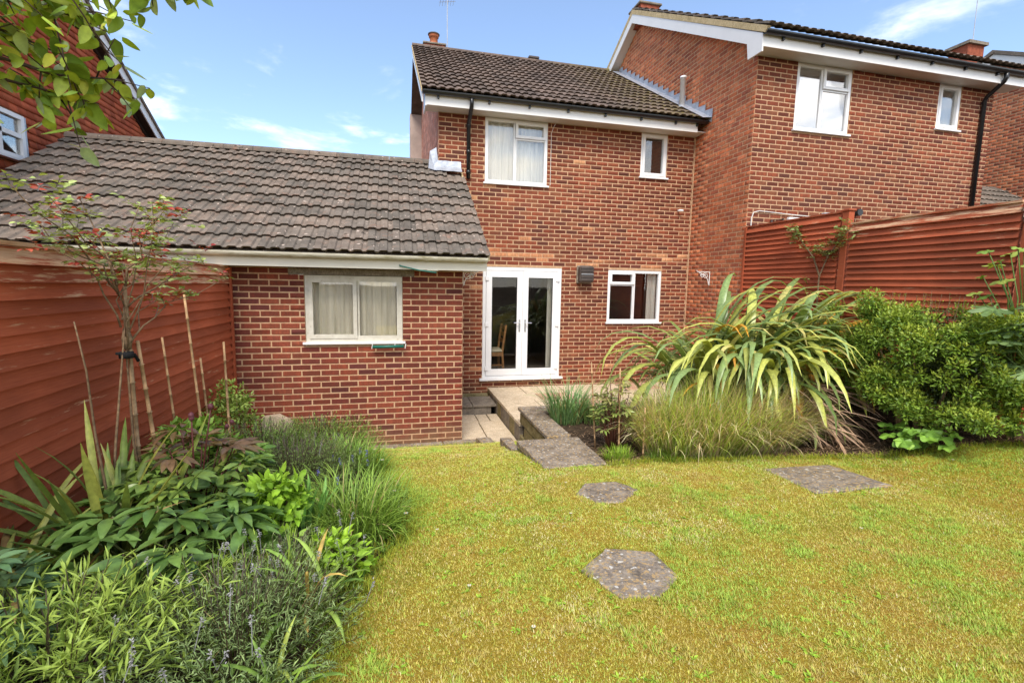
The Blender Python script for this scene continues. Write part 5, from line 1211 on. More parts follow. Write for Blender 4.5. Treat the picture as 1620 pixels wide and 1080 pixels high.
# ================================================================ clumps of strap leaves, sub-shrubs, perennials
def straps(name, label, x, y, rx, ry, n, ln, wd, e, dr, ca, cb, seed, cat='plant', dry=0.05, fold=0.18, k=7, mat='leaf', az=None, group=None):
    ca, cb = lit(ca, cb)
    r = np.random.default_rng(seed); z0 = hz(x, y); t = thing(name, (x, y, z0), label, cat, group); L = Leaves(); px, py = disc(n, x, y, rx, ry, r)
    a = np.arctan2(py - y, px - x) + r.normal(0, 0.9, n) if az is None else r.normal(az[0], az[1], n)
    P, S = arcs(grounded(px, py), a, r.uniform(*e, n), r.uniform(*ln, n), r.uniform(*dr, n), k, 1.7); c = tint(n, ca, cb, 0.22, r)
    d = r.random(n) < dry; c[d] = tint(int(d.sum()), (0.40, 0.30, 0.12), (0.55, 0.42, 0.2), 0.2, r)
    L.add(P, r.uniform(*wd, n)[:, None] * wprof(k, 'blade')[None], S, ramp_k(c, k), fold); L.obj('leaves', M[mat], t, kind='stuff'); return t
def sword_leaves(name, label, x, y, n, ln, wd, e, dr, cols, seed, spread=0.05, az=None):
    """strap plant whose leaves are big enough to tell apart: each leaf its own part"""
    cols = lit(*cols)
    r = np.random.default_rng(seed); z0 = hz(x, y); t = thing(name, (x, y, z0), label, 'plant'); k = 10
    for i in range(n):
        a = np.array([r.uniform(0, 6.28) if az is None else r.normal(*az)]); b = np.array([[x + r.normal(0, spread), y + r.normal(0, spread), z0 - 0.02]])
        P, S = arcs(b, a, np.array([r.uniform(*e)]), np.array([r.uniform(*ln)]), np.array([r.uniform(*dr)]), k, 1.8); c = np.array(cols[r.integers(0, len(cols))]) * r.uniform(0.8, 1.2)
        L = Leaves(); L.add(P, r.uniform(*wd) * wprof(k, 'sword')[None], S, ramp_k(c[None], k), 0.25); L.obj('leaf', M['leaf'], t)
    return t

straps('iris_clump', 'grey green strap leaved clump on the planter beside the coping', 2.10, 5.62, 0.20, 0.16, 200, (0.42, 0.72), (0.010, 0.018), (1.0, 1.5), (0.3, 1.9), (0.10, 0.20, 0.075), (0.20, 0.33, 0.12), 21)
straps('iris_clump', 'green strap leaved clump behind the red stemmed plant', 2.55, 5.55, 0.26, 0.18, 170, (0.30, 0.50), (0.010, 0.018), (0.9, 1.5), (0.4, 1.9), (0.11, 0.20, 0.06), (0.22, 0.33, 0.10), 22)
sword_leaves('yucca_plant', 'stiff sword leaved plant with yellow edges against the red fence', -1.42, 2.72, 46, (0.55, 0.98), (0.026, 0.044), (0.75, 1.5), (0.0, 0.9), [(0.10, 0.15, 0.03), (0.15, 0.20, 0.04), (0.22, 0.24, 0.055), (0.08, 0.13, 0.03)], 23, 0.05)
sword_leaves('sword_plant', 'drooping yellowed strap leaves low against the fence', -1.60, 2.35, 40, (0.5, 0.9), (0.018, 0.034), (0.35, 1.1), (0.5, 1.5), [(0.20, 0.22, 0.06), (0.30, 0.28, 0.08), (0.12, 0.16, 0.035), (0.24, 0.16, 0.07)], 24, 0.08)
sword_leaves('daylily_plant', 'arching pale green daylily leaves at the front of the bed', -0.40, 2.22, 26, (0.30, 0.52), (0.014, 0.024), (0.8, 1.45), (1.0, 2.4), [(0.16, 0.27, 0.05), (0.23, 0.34, 0.07), (0.13, 0.23, 0.045), (0.42, 0.30, 0.09)], 25, 0.05)
sword_leaves('daylily_plant', 'short arching daylily leaves at the bottom edge of the bed', -0.45, 1.72, 22, (0.24, 0.40), (0.014, 0.022), (0.9, 1.5), (0.8, 2.4), [(0.22, 0.35, 0.06), (0.32, 0.40, 0.08), (0.16, 0.27, 0.05)], 26, 0.06)
sword_leaves('tulip_plant', 'upright broad green bulb leaves behind the bright leafy plant', -0.52, 2.98, 16, (0.26, 0.42), (0.020, 0.030), (1.2, 1.55), (0.0, 0.7), [(0.12, 0.26, 0.07), (0.16, 0.32, 0.08)], 27, 0.05)
straps('bluebell_clump', 'spreading clump of narrow green leaves spilling onto the lawn', -0.27, 3.12, 0.28, 0.30, 620, (0.24, 0.44), (0.006, 0.013), (0.7, 1.5), (0.5, 2.1), (0.13, 0.23, 0.035), (0.24, 0.36, 0.06), 28)
straps('bluebell_clump', 'darker clump of narrow leaves at the far corner of the bed', -0.42, 4.45, 0.30, 0.40, 600, (0.20, 0.36), (0.007, 0.014), (0.7, 1.5), (0.4, 1.8), (0.10, 0.20, 0.03), (0.20, 0.31, 0.05), 29)
straps('grass_tuft', 'loose green grass tuft growing in the bed near the camera', -0.62, 2.25, 0.30, 0.30, 500, (0.16, 0.36), (0.004, 0.009), (0.8, 1.5), (0.3, 1.9), (0.12, 0.22, 0.03), (0.26, 0.36, 0.06), 30)
straps('grass_tuft', 'green weedy tuft at the foot of the tall grass clump', 2.75, 4.14, 0.30, 0.10, 420, (0.08, 0.2), (0.005, 0.010), (0.5, 1.4), (0.4, 1.6), (0.10, 0.20, 0.025), (0.18, 0.30, 0.04), 31)
straps('grass_tuft', 'bright grass tuft at the foot of the red stemmed plant', 2.15, 4.28, 0.14, 0.08, 260, (0.08, 0.18), (0.004, 0.008), (0.8, 1.5), (0.2, 1.4), (0.14, 0.27, 0.02), (0.26, 0.38, 0.04), 32)

def subshrub(name, label, x, y, rx, ry, h, n, ln, wd, ca, cb, seed, whorl=9, heads=0, headcol=(0.30, 0.29, 0.28), mat='leaf', top=None, inner=(0.07, 0.05, 0.03)):
    """woody-based mound of narrow-leaved shoots (lavender, wallflower and the like)"""
    ca, cb = lit(ca, cb)
    r = np.random.default_rng(seed); z0 = hz(x, y); t = thing(name, (x, y, z0), label, 'plant'); L = Leaves(); px, py = disc(n, x, y, rx, ry, r)
    u = (px - x) / rx; v = (py - y) / ry; e = np.sqrt(u * u + v * v); az = np.arctan2(v, u) + r.normal(0, 0.5, n); base = grounded(x + (px - x) * 0.55, y + (py - y) * 0.55)
    P, S = arcs(base, az, 1.5 - 0.95 * e + r.normal(0, 0.12, n), h * r.uniform(0.75, 1.15, n) * (1 + 0.25 * e), r.uniform(-0.3, 0.5, n), 6, 1.5)
    L.add(P, np.full((n, 6), 0.004), S, np.tile(np.array(inner)[None, None], (n, 6, 1)))
    m = whorl; tt = 0.42 + 0.58 * r.random((n, m)); idx = tt * 5; i0 = np.clip(idx.astype(int), 0, 4); fr = (idx - i0)[..., None]; ar = np.arange(n)[:, None]
    pos = P[ar, i0] * (1 - fr) + P[ar, i0 + 1] * fr; T = unit(P[:, -1] - P[:, -2]); q = n * m
    d = unit(np.repeat(T[:, None], m, 1) * r.uniform(0.3, 1.2, (n, m, 1)) + r.normal(0, 0.55, (n, m, 3))).reshape(q, 3)
    c = tint(q, ca, cb, 0.22, r)
    if top is not None: w = np.clip((tt.reshape(-1, 1) - 0.7) * 3, 0, 1); c = c * (1 - w) + np.array(top)[None] * w
    scatter_leaves(L, pos.reshape(q, 3), d, np.tile([0, 0, 1.0], (q, 1)) + r.normal(0, 0.3, (q, 3)), r.uniform(*ln, q), r.uniform(*wd, q), c, 3, 0.2, 'leaf', 0.2)
    L.obj('foliage', M[mat], t, kind='stuff')
    for i in range(heads):
        j = r.integers(0, n); b = P[j, -1]; a = r.uniform(0, 6.28); e_ = b + np.array([0.03 * math.cos(a), 0.03 * math.sin(a), r.uniform(0.05, 0.13)])
        H = Leaves(); H.add(np.stack([b, (b + e_) / 2, e_])[None], np.full((1, 3), 0.003), np.tile([1.0, 0, 0], (1, 3, 1)), np.full((1, 3, 3), 0.2))
        q = 14; d = unit(np.concatenate([r.normal(0, 1, (q, 2)), r.uniform(-0.1, 0.8, (q, 1))], 1)); scatter_leaves(H, e_[None] + np.stack([np.zeros(q), np.zeros(q), r.uniform(-.03, .01, q)], 1), d, np.tile([0, 0, 1.0], (q, 1)), r.uniform(.008, .016, q), r.uniform(.004, .007, q), tint(q, headcol, tuple(v * 1.25 for v in headcol), 0.15, r), 3)
        H.obj('flower_head', M['dry'], t, kind='stuff')
    return t
subshrub('lavender_bush', 'grey green lavender mound with dry flower heads near the camera', -0.62, 1.92, 0.34, 0.34, 0.30, 420, (0.018, 0.036), (0.003, 0.006), (0.13, 0.20, 0.075), (0.22, 0.30, 0.12), 41, 16, 26)
subshrub('lavender_bush', 'grey green lavender mound at the edge of the lawn', -0.52, 2.42, 0.24, 0.22, 0.22, 260, (0.016, 0.032), (0.003, 0.006), (0.14, 0.21, 0.08), (0.24, 0.31, 0.13), 42, 14, 18)
subshrub('heather_bush', 'brownish green heathery mound behind the bright leafy plant', -0.78, 3.85, 0.40, 0.42, 0.34, 620, (0.016, 0.032), (0.003, 0.006), (0.10, 0.17, 0.045), (0.19, 0.27, 0.075), 43, 14, 8, (0.24, 0.20, 0.18), inner=(0.09, 0.06, 0.045))
subshrub('wallflower_bush', 'yellow green narrow leaved bush in the near corner of the bed', -1.18, 1.86, 0.34, 0.32, 0.34, 260, (0.045, 0.085), (0.007, 0.013), (0.13, 0.21, 0.04), (0.24, 0.33, 0.06), 44, 18, 0, top=(0.34, 0.45, 0.08))
subshrub('wallflower_bush', 'small yellow green narrow leaved bush before the peony', -0.95, 2.28, 0.18, 0.16, 0.22, 120, (0.04, 0.075), (0.006, 0.011), (0.16, 0.25, 0.035), (0.28, 0.36, 0.055), 45, 18, 0, top=(0.28, 0.40, 0.07))
subshrub('feathery_bush', 'feathery mid green mound beside the bamboo canes', -1.15, 4.45, 0.36, 0.40, 0.38, 520, (0.02, 0.045), (0.003, 0.006), (0.11, 0.21, 0.04), (0.20, 0.33, 0.06), 46, 16, 0)
subshrub('feathery_bush', 'feathery green mound at the foot of the garage wall', -0.75, 5.25, 0.55, 0.45, 0.34, 520, (0.02, 0.045), (0.003, 0.007), (0.10, 0.20, 0.03), (0.20, 0.31, 0.05), 47, 14, 0)

def leafy_plant(name, label, x, y, blobs, n, length, width, ca, cb, seed, kind='broad', top=None, stems=8, stemcol='bark', mat='leaf', shell=0.6):
    ca, cb = lit(ca, cb)
    r = np.random.default_rng(seed); z0 = hz(x, y); t = thing(name, (x, y, z0), label, 'plant'); L = Leaves()
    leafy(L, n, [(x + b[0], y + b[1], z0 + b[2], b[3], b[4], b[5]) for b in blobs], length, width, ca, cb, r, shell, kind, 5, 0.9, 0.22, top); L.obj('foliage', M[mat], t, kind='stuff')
    for i in range(stems):
        b = blobs[i % len(blobs)]; MB().tube([(x + b[0] * 0.3, y + b[1] * 0.3, z0 - 0.03), (x + b[0] * 0.8 + r.normal(0, .02), y + b[1] * 0.8 + r.normal(0, .02), z0 + b[2] * 0.7), (x + b[0], y + b[1], z0 + b[2] + b[5] * 0.7)], [0.006, 0.005, 0.003], 5).build('stem', M[stemcol], t)
    return t
def mound(rx, ry, h, n, seed, rb=(0.06, 0.11)):
    r = np.random.default_rng(seed); out = []
    for i in range(n):
        a = r.uniform(0, 6.28); e = r.uniform(0.0, 1.5); q = r.uniform(0.6, 1.0); k = r.uniform(*rb); out.append((rx * math.cos(a) * math.cos(e) * q, ry * math.sin(a) * math.cos(e) * q, h * (0.25 + 0.75 * math.sin(e) * q), k, k, k * 0.8))
    return out
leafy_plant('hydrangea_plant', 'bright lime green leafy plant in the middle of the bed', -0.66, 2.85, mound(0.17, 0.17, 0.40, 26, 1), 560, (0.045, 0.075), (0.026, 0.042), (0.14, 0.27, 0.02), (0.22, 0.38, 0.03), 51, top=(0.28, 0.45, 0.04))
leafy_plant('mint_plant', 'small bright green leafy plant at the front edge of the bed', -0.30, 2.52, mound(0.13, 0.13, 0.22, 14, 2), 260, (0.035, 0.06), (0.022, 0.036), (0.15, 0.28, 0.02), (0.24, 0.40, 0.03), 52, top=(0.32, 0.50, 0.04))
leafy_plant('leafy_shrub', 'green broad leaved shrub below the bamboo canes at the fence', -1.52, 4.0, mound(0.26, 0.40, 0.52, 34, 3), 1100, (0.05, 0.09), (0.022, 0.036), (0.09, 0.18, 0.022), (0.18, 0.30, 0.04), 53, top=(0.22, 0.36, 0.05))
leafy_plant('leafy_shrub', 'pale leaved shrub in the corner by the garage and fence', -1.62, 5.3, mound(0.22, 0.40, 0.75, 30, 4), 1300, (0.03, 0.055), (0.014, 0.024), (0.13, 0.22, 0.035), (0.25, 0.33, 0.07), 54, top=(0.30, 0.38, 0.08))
leafy_plant('cranesbill_plant', 'mounded small leaved plant under the peony at the fence', -1.62, 3.45, mound(0.20, 0.30, 0.34, 20, 5), 900, (0.03, 0.06), (0.014, 0.026), (0.09, 0.17, 0.025), (0.20, 0.30, 0.045), 55)

def peony(name, label, x, y, h, spread, n, ca, cb, seed, stemcol, size=(0.10, 0.165), top=None, buds=0):
    """stems that carry compound leaves of pointed leaflets; every compound leaf is a part"""
    ca, cb = lit(ca, cb)
    r = np.random.default_rng(seed); z0 = hz(x, y); t = thing(name, (x, y, z0), label, 'plant')
    for i in range(n):
        a = r.uniform(0, 6.28); q = spread * math.sqrt(r.uniform(0.02, 1)); hh = h * (1.0 - 0.45 * (q / spread) ** 2) * r.uniform(0.55, 1.05); b = Vector((x + 0.25 * q * math.cos(a), y + 0.25 * q * math.sin(a), z0 - 0.02)); e = Vector((x + q * math.cos(a), y + q * math.sin(a), z0 + hh))
        MB().tube([b, b.lerp(e, 0.55) + Vector((0, 0, 0.12 * hh)), e], [0.006, 0.005, 0.0035], 5, stemcol).build('stem', M['leaf'], t, True, True)
        L = Leaves(); az = a + r.normal(0, 0.5); m = 9; off = np.array([-2.0, -1.3, -0.75, -0.3, 0.05, 0.45, 0.9, 1.45, 2.1]) + r.normal(0, 0.1, m); d = np.stack([np.cos(az + off), np.sin(az + off), r.uniform(-0.15, 0.4, m)], 1)
        st = np.array(e)[None] + d * 0.02 + np.array([math.cos(az), math.sin(az), 0.0])[None] * np.abs(2.1 - np.abs(off))[:, None] * 0.018
        c = tint(m, ca, cb, 0.18, r)
        if top is not None and hh > 0.7 * h: c = tint(m, *top, 0.2, r)
        ln = r.uniform(*size, m); scatter_leaves(L, st, d, np.tile([0, 0, 1.0], (m, 1)) + r.normal(0, 0.25, (m, 3)), ln, ln * r.uniform(0.30, 0.42, m), c, 6, r.uniform(0.1, 0.45), 'leaf', 0.12); L.obj('leaf', M['gloss_leaf'], t)
    for i in range(buds):
        a = r.uniform(0, 6.28); e = Vector((x + 0.5 * spread * math.cos(a), y + 0.5 * spread * math.sin(a), z0 + h * r.uniform(1.02, 1.2)))
        MB().tube([(x, y, z0), Vector((x, y, z0)).lerp(e, 0.6) + Vector((0, 0, .04)), e], [0.006, 0.005, 0.004], 5, stemcol).build('stem', M['leaf'], t, True, True)
        MB().tube([e, e + Vector((0, 0, 0.012)), e + Vector((0, 0, 0.028)), e + Vector((0, 0, 0.036))], [0.006, 0.016, 0.014, 0.003], 8, (0.16, 0.05, 0.06)).build('bud', M['leaf'], t, True, True)
peony('peony_plant', 'dark green peony with big divided leaves in the bed before the yucca', -1.12, 2.62, 0.44, 0.46, 46, (0.060, 0.125, 0.030), (0.120, 0.205, 0.050), 61, (0.14, 0.16, 0.05))
peony('peony_plant', 'red stemmed peony with bronze young leaves behind the dark green one', -1.18, 3.12, 0.66, 0.30, 38, (0.10, 0.17, 0.035), (0.17, 0.25, 0.05), 62, (0.13, 0.035, 0.03), (0.09, 0.135), ((0.14, 0.075, 0.04), (0.20, 0.14, 0.055)), 3)
peony('peony_plant', 'green peony leaves beside the bamboo canes', -1.30, 3.62, 0.46, 0.36, 40, (0.09, 0.18, 0.03), (0.17, 0.28, 0.05), 63, (0.14, 0.14, 0.05), buds=2)
peony('peony_plant', 'glaucous leaved perennial at the near edge of the fence', -1.52, 2.05, 0.42, 0.26, 26, (0.08, 0.16, 0.075), (0.14, 0.24, 0.11), 64, (0.12, 0.16, 0.06), (0.06, 0.10))
peony('staked_peony', 'thin red stemmed plant tied among three canes by the step slab', 2.22, 4.52, 0.78, 0.20, 52, (0.11, 0.17, 0.04), (0.24, 0.28, 0.08), 65, (0.16, 0.06, 0.04), (0.05, 0.085), ((0.20, 0.22, 0.06), (0.32, 0.27, 0.10)))

# ground cover that hides the soil between the plants
def ground_cover():
    r = np.random.default_rng(71); L = Leaves(); n = 26000; y = 1.2 + 4.9 * r.random(n); e = bed_edge(y); x = -1.9 + (e + 1.9) * r.random(n); k = fbm(x, y, 2.6, 91) > 0.40; x, y = x[k], y[k]; n = len(x)
    d = unit(np.stack([r.normal(0, 1, n), r.normal(0, 1, n), r.uniform(0.1, 1.2, n)], 1)); b = grounded(x, y); b[:, 2] += r.uniform(0, 0.07, n)
    scatter_leaves(L, b, d, np.tile([0, 0, 1.0], (n, 1)), r.uniform(0.02, 0.05, n), r.uniform(0.008, 0.018, n), tint(n, (0.08, 0.16, 0.02), (0.21, 0.30, 0.045), 0.3, r), 3)
    o = L.obj('ground_cover', M['leaf']); tag(o, 'low green leaves covering the soil of the long flower bed', 'ground cover', kind='stuff')
    L = Leaves(); n = 5200; x = U(1.95, 5.5, n); y = lawn_far(x) + np.abs(nr.normal(0, 0.55, n)); k = y < 6.0; x, y = x[k], y[k]; n = len(x); a = U(0, 6.28, n)
    d = np.stack([np.cos(a), np.sin(a), U(-0.05, 0.3, n)], 1); scatter_leaves(L, grounded(x, y, 0.008), d, np.tile([0, 0, 1.0], (n, 1)), U(0.03, 0.11, n), U(0.004, 0.012, n), tint(n, (0.18, 0.10, 0.055), (0.40, 0.27, 0.16), 0.35), 3)
    o = L.obj('leaf_litter', M['dry']); tag(o, 'dry brown leaf litter over the soil below the flax', 'leaf litter', kind='stuff')
ground_cover()

# ================================================================ canes
stick('bamboo_cane', (-1.45, 4.12, hz(-1.45, 4.12) - .03), (-1.56, 4.15, 2.05), 0.011, 'tallest bamboo cane leaning before the fence', 'bamboo canes')
stick('bamboo_cane', (-1.44, 4.22, hz(-1.44, 4.2) - .03), (-1.50, 4.22, 1.55), 0.010, 'bamboo cane crossing the tallest one', 'bamboo canes')
stick('bamboo_cane', (-1.66, 4.20, hz(-1.66, 4.2) - .03), (-1.73, 4.16, 1.72), 0.010, 'bamboo cane close to the fence beside the rose', 'bamboo canes')
stick('bamboo_cane', (-1.24, 3.98, hz(-1.24, 3.98) - .03), (-1.26, 4.00, 1.70), 0.010, 'upright bamboo cane in front of the garage corner', 'bamboo canes')
stick('bamboo_cane', (2.235, 4.42, 0.44), (2.20, 4.40, 1.35), 0.0095, 'bamboo cane in the middle of the red stemmed plant', 'bamboo canes')
stick('bamboo_cane', (2.40, 4.22, 0.44), (2.40, 4.22, 0.98), 0.009, 'short bamboo cane at the edge of the tall grass', 'bamboo canes')
stick('bamboo_cane', (2.06, 4.62, 0.44), (1.98, 4.62, 1.38), 0.009, 'thin bamboo cane beside the step slab', 'bamboo canes')

# ================================================================ small flowers
def daisy(x, y, h, label, group, col=(0.78, 0.78, 0.74), petals=12, size=0.011, cat='flower'):
    r = np.random.default_rng(int(abs(x * 1000 + y * 77))); z = hz(x, y); t = thing('daisy', (x, y, z), label, cat, group)
    MB().tube([(x, y, z), (x + r.normal(0, .01), y, z + h)], 0.0015, 4, (0.15, 0.25, 0.04)).build('stalk', M['leaf'], t, False, True)
    L = Leaves(); a = np.linspace(0, 6.28, petals, endpoint=False); d = np.stack([np.cos(a), np.sin(a), np.full(petals, 0.25)], 1); scatter_leaves(L, np.tile([x, y, z + h], (petals, 1)), d, np.tile([0, 0, 1.0], (petals, 1)), np.full(petals, size), np.full(petals, size * 0.45), np.tile(col, (petals, 1)), 3); L.obj('petals', M['petal'], t, kind='stuff')
    MB().tube([(x, y, z + h), (x, y, z + h + 0.004)], [size * 0.35, size * 0.2], 6, (0.6, 0.42, 0.03)).build('eye', M['petal'], t, False, True)
for x, y, lab in ((0.36, 2.33, 'daisy between the flower bed and the large stepping stone'), (1.19, 3.04, 'daisy between the two six sided stepping stones'), (1.37, 3.64, 'daisy at the rim of the smaller stepping stone'), (0.25, 3.0, 'daisy close to the spreading narrow leaved clump'),
                  (1.15, 4.9, 'daisy beside the narrow upright stone'), (1.26, 4.3, 'daisy at the side of the lichened step slab'), (3.0, 2.4, 'lone daisy in the open lawn before the square slab'), (4.75, 3.05, 'daisy in the greener grass below the rounded leaved plant'), (0.6, 1.95, 'daisy low in the grass by the arching daylily')):
    daisy(x, y, 0.035, 'tiny white ' + lab, 'lawn daisies')
for x, y, lab in ((-0.02, 3.25, 'in the middle of the spreading narrow leaved clump'), (0.05, 2.92, 'at the near rim of the narrow leaved clump'), (-0.12, 4.0, 'among the blue flowers at the bed edge'), (-0.2, 4.45, 'at the far corner of the bed')):
    daisy(x, y, 0.20, 'small white flower on a stalk ' + lab, 'bed edge white flowers', petals=6, size=0.016)
def bluebell(x, y, h):
    r = np.random.default_rng(int(abs(x * 991 + y * 313))); z = hz(x, y); t = thing('bluebell', (x, y, z), 'violet blue bulb flower on a short stalk in the flower bed', 'flower', 'blue flowers in the bed')
    MB().tube([(x, y, z), (x + .01, y, z + h * 0.6), (x, y, z + h)], 0.0022, 5, (0.13, 0.2, 0.06)).build('stalk', M['leaf'], t, False, True)
    L = Leaves(); q = 26; a = r.uniform(0, 6.28, q); d = np.stack([np.cos(a), np.sin(a), r.uniform(-0.9, 0.2, q)], 1); scatter_leaves(L, np.stack([np.full(q, x), np.full(q, y), z + h - r.uniform(0, 0.055, q)], 1), d, np.tile([0, 0, 1.0], (q, 1)), r.uniform(.010, .016, q), r.uniform(.005, .008, q), tint(q, (0.11, 0.10, 0.38), (0.22, 0.20, 0.55), 0.2, r), 3); L.obj('petals', M['petal'], t, kind='stuff')
for x, y, h in ((-0.24, 3.95, 0.27), (-0.22, 3.72, 0.24), (-0.34, 3.85, 0.23), (-0.42, 3.7, 0.26), (-0.5, 3.95, 0.22), (-0.38, 3.2, 0.28), (-0.30, 4.1, 0.25), (-0.52, 3.35, 0.3)): bluebell(x, y, h)

# ================================================================ tree whose branch hangs into the view
def overhanging_tree():
    r = np.random.default_rng(81); bx, by = -1.72, 1.10; z0 = hz(bx, by)
    t = thing('overhanging_tree', (bx, by, z0), 'small tree whose leafy branches hang into the top corner over the fence', 'tree')
    MB().tube([(bx, by, z0 - .05), (bx + .02, by + .02, 1.6), (bx - .02, by + .08, 2.5), (bx + .03, by + .15, 3.3), (bx + .05, by + .2, 3.9)], [0.06, 0.05, 0.042, 0.03, 0.015], 9).build('trunk', M['twig'], t, True)
    tips = [((-1.69, 1.25, 2.9), (-1.25, 1.70, 3.02), (-0.92, 2.00, 3.12), (-0.66, 2.05, 3.20)), ((-1.70, 1.2, 2.7), (-1.40, 1.75, 2.86), (-1.15, 2.10, 2.86), (-0.98, 2.2, 2.90)), ((-1.70, 1.2, 2.65), (-1.45, 1.8, 2.80), (-1.25, 2.10, 2.82), (-1.06, 2.18, 2.80)),
            ((-1.69, 1.25, 3.0), (-1.42, 1.72, 3.06), (-1.22, 2.0, 3.04), (-1.02, 2.1, 3.08)), ((-1.69, 1.3, 3.1), (-1.40, 1.80, 3.12), (-1.15, 1.95, 3.10), (-1.0, 2.05, 3.02)), ((-1.69, 1.3, 3.2), (-1.5, 1.75, 3.22), (-1.3, 2.0, 3.18), (-1.12, 2.15, 3.16)), ((-1.70, 1.2, 2.85), (-1.5, 1.7, 2.98), (-1.32, 2.0, 2.98), (-1.12, 2.2, 2.95)), ((-1.69, 1.3, 3.3), (-1.35, 1.7, 3.38), (-1.1, 1.9, 3.36), (-0.85, 2.05, 3.3))]
    pts = []
    for b in tips:
        MB().tube(b, [0.011, 0.007, 0.005, 0.002], 6).build('branch', M['twig'], t, True)
        for k in range(48):
            q = 0.9 + r.random() * 2.1; i = int(min(q, 2.999)); p = Vector(b[i]).lerp(Vector(b[i + 1]), q - i); pts.append(p)
        for k in range(10):
            q = 0.9 + r.random() * 2.0; i = int(min(q, 2.999)); p = Vector(b[i]).lerp(Vector(b[i + 1]), q - i); e = p + Vector(r.normal(0, 0.09, 3)) + Vector((0.06, 0.05, -0.02))
            MB().tube([p, p.lerp(e, 0.5) + Vector((0, 0, .01)), e], [0.003, 0.0025, 0.0015], 5).build('twig', M['twig'], t, True); pts += [p.lerp(e, 0.6), e, e + Vector(r.normal(0, .015, 3))]
    var = []
    for k in range(12):
        q = np.random.default_rng(200 + k); L = Leaves(); m = 8; s = np.linspace(0, 1, m); cu = q.uniform(0.02, 0.25); P = np.stack([s, q.normal(0, .03) * s * s, -cu * s * s], 1)[None]
        c = [(0.24, 0.36, 0.04), (0.34, 0.46, 0.05), (0.18, 0.28, 0.04), (0.42, 0.52, 0.07), (0.30, 0.38, 0.16), (0.48, 0.50, 0.06)][k % 6]
        L.add(P, 0.52 * wprof(m, 'broad')[None], np.tile([0, 1.0, 0], (1, m, 1)), np.tile(np.array(c)[None, None], (1, m, 1)), q.uniform(0.04, 0.16)); var.append(np_mesh('leaf', np.concatenate(L.V), np.concatenate(L.F), M['leaf'], np.concatenate(L.C), True))
    for p in pts:
        o = bpy.data.objects.new('leaf', var[r.integers(0, 12)]); s = r.uniform(0.045, 0.085) * (1.7 if r.random() < 0.06 else 1.0); o.scale = (s, s, s); o.location = p
        o.rotation_euler = (r.normal(0, 0.7), r.uniform(-0.4, 1.1), r.uniform(0, 6.28)); put(o, t)
M['twig'] = mat_plain('twig_bark', (0.075, 0.05, 0.035), 0.85, 0.2, 0.4, 40)
overhanging_tree()

# ================================================================ small fittings
def bracket(name, label, p, d, s=0.24):
    """white scrolled hanging-basket bracket: arm, wall bar and scroll"""
    t = thing(name, p, label, 'bracket'); p = Vector(p); d = Vector(d); z = Vector((0, 0, 1))
    MB().tube([p + d * 0.004, p + d * 0.004 - z * s * 0.95], 0.008, 6).build('wall_bar', M['white'], t); MB().tube([p, p + d * s, p + d * (s + .02) + z * .025], 0.008, 6).build('arm', M['white'], t)
    pts = [p + d * (0.02 + 0.9 * s * (1 - math.cos(a)) / 1.0 * 0.98) - z * s * (0.9 - 0.82 * math.sin(a)) for a in np.linspace(0, 1.45, 10)]; MB().tube(pts, 0.007, 6).build('brace', M['white'], t, True)
    for c, r0 in ((0.36, 0.06), (0.62, 0.04)):
        pts = [p + d * (s * c + r0 * (1 - a / 14) * math.cos(a)) - z * (s * 0.28 - r0 * (1 - a / 14) * math.sin(a)) for a in np.linspace(0, 9, 26)]; MB().tube(pts, 0.005, 5).build('scroll', M['white'], t, True)
bracket('basket_bracket', 'white scrolled basket bracket at the corner of the garage', (0.882, 6.50, 2.33), (1, 0, 0), 0.20)
bracket('basket_bracket', 'white scrolled basket bracket on the taller house above the flax', (5.715, 7.95, 2.47), (-1, 0, 0), 0.26)
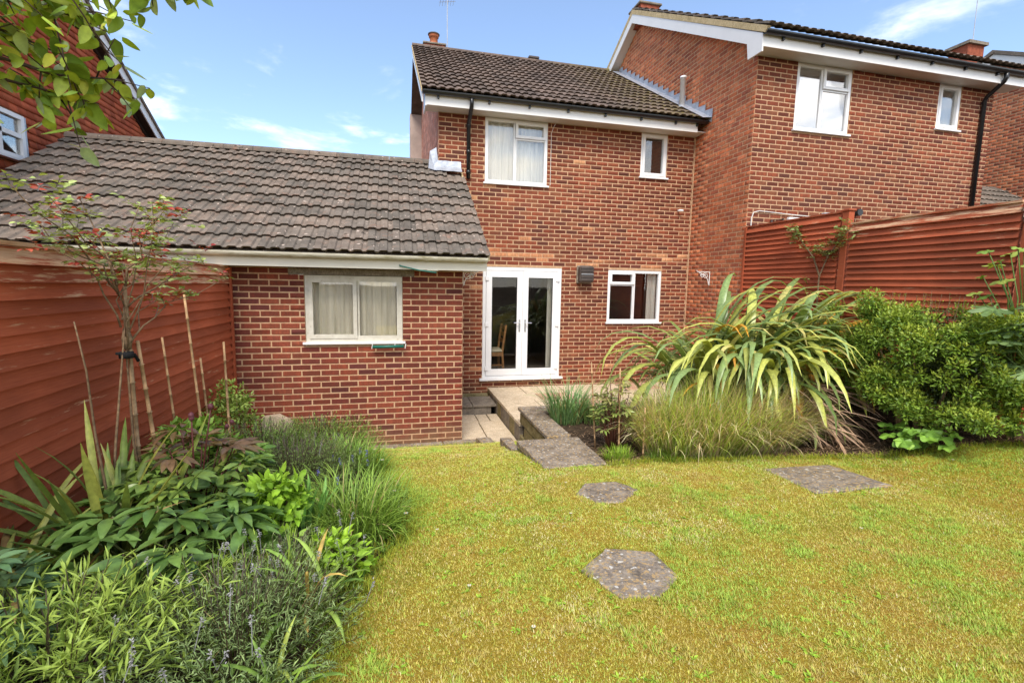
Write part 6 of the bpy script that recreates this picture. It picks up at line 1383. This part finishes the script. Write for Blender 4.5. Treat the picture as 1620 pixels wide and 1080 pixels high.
o = MB().tube([(0.04, 6.20, 2.40), (0.06, 6.08, 2.372), (0.28, 6.09, 2.325), (0.50, 6.10, 2.30)], 0.009, 6).build('green_rod', M['green']); tag(o, 'thin green rod hung below the garage gutter', 'rod')
o = thing('green_roller', (-0.1, 6.33, 1.345), 'green rolled tube hung below the garage window sill', 'roller')
MB().tube([(-0.29, 6.335, 1.347), (0.10, 6.335, 1.352)], 0.020, 9).build('roll', M['green'], o, True)
for x in (-0.30, -0.02, 0.115): MB().tube([(x, 6.335, 1.325), (x + .01, 6.33, 1.385)], 0.006, 5).build('hook', M['white'], o)
c = MB(); c.prism([(-1.62, 0.10), (-1.22, 0.12), (-1.26, 0.42), (-1.42, 0.52), (-1.60, 0.50)], 'y', 6.26, 6.38); o = c.build('concrete_block', M['patio']); tag(o, 'pale broken concrete leaning on the foot of the garage wall', 'block')

def dining_chair():
    t = thing('dining_chair', (1.86, 9.35, 0.405), 'oak dining chair with pale seat behind the glass of the french doors', 'chair'); z = 0.405
    for (x, y) in ((1.62, 9.15), (1.62, 9.55)): box('leg', M['oak'], t, x - .018, x + .018, y - .018, y + .018, z, z + 0.44)
    for y in (9.15, 9.55):
        m = MB(); m.prism([(2.04, z), (2.085, z), (2.05, z + 0.45), (2.12, z + 0.98), (2.08, z + 0.98), (2.01, z + 0.45)], 'y', y - .018, y + .018); m.build('leg', M['oak'], t)
    box('seat', M['cushion'], t, 1.60, 2.05, 9.13, 9.57, z + 0.445, z + 0.50, r=0.02); box('apron', M['oak'], t, 1.61, 2.045, 9.14, 9.56, z + 0.37, z + 0.444)
    for k in (0.62, 0.75, 0.88): m = MB(); m.prism([(2.035 + (k - .45) * .13, z + k), (2.055 + (k - .45) * .13, z + k), (2.065 + (k - .45) * .13, z + k + .07), (2.045 + (k - .45) * .13, z + k + .07)], 'y', 9.17, 9.53); m.build('back_rail', M['oak'], t)
    m = MB(); m.box(1.637, 2.03, 9.143, 9.157, z + 0.18, z + 0.205); m.build('stretcher', M['oak'], t)
dining_chair()
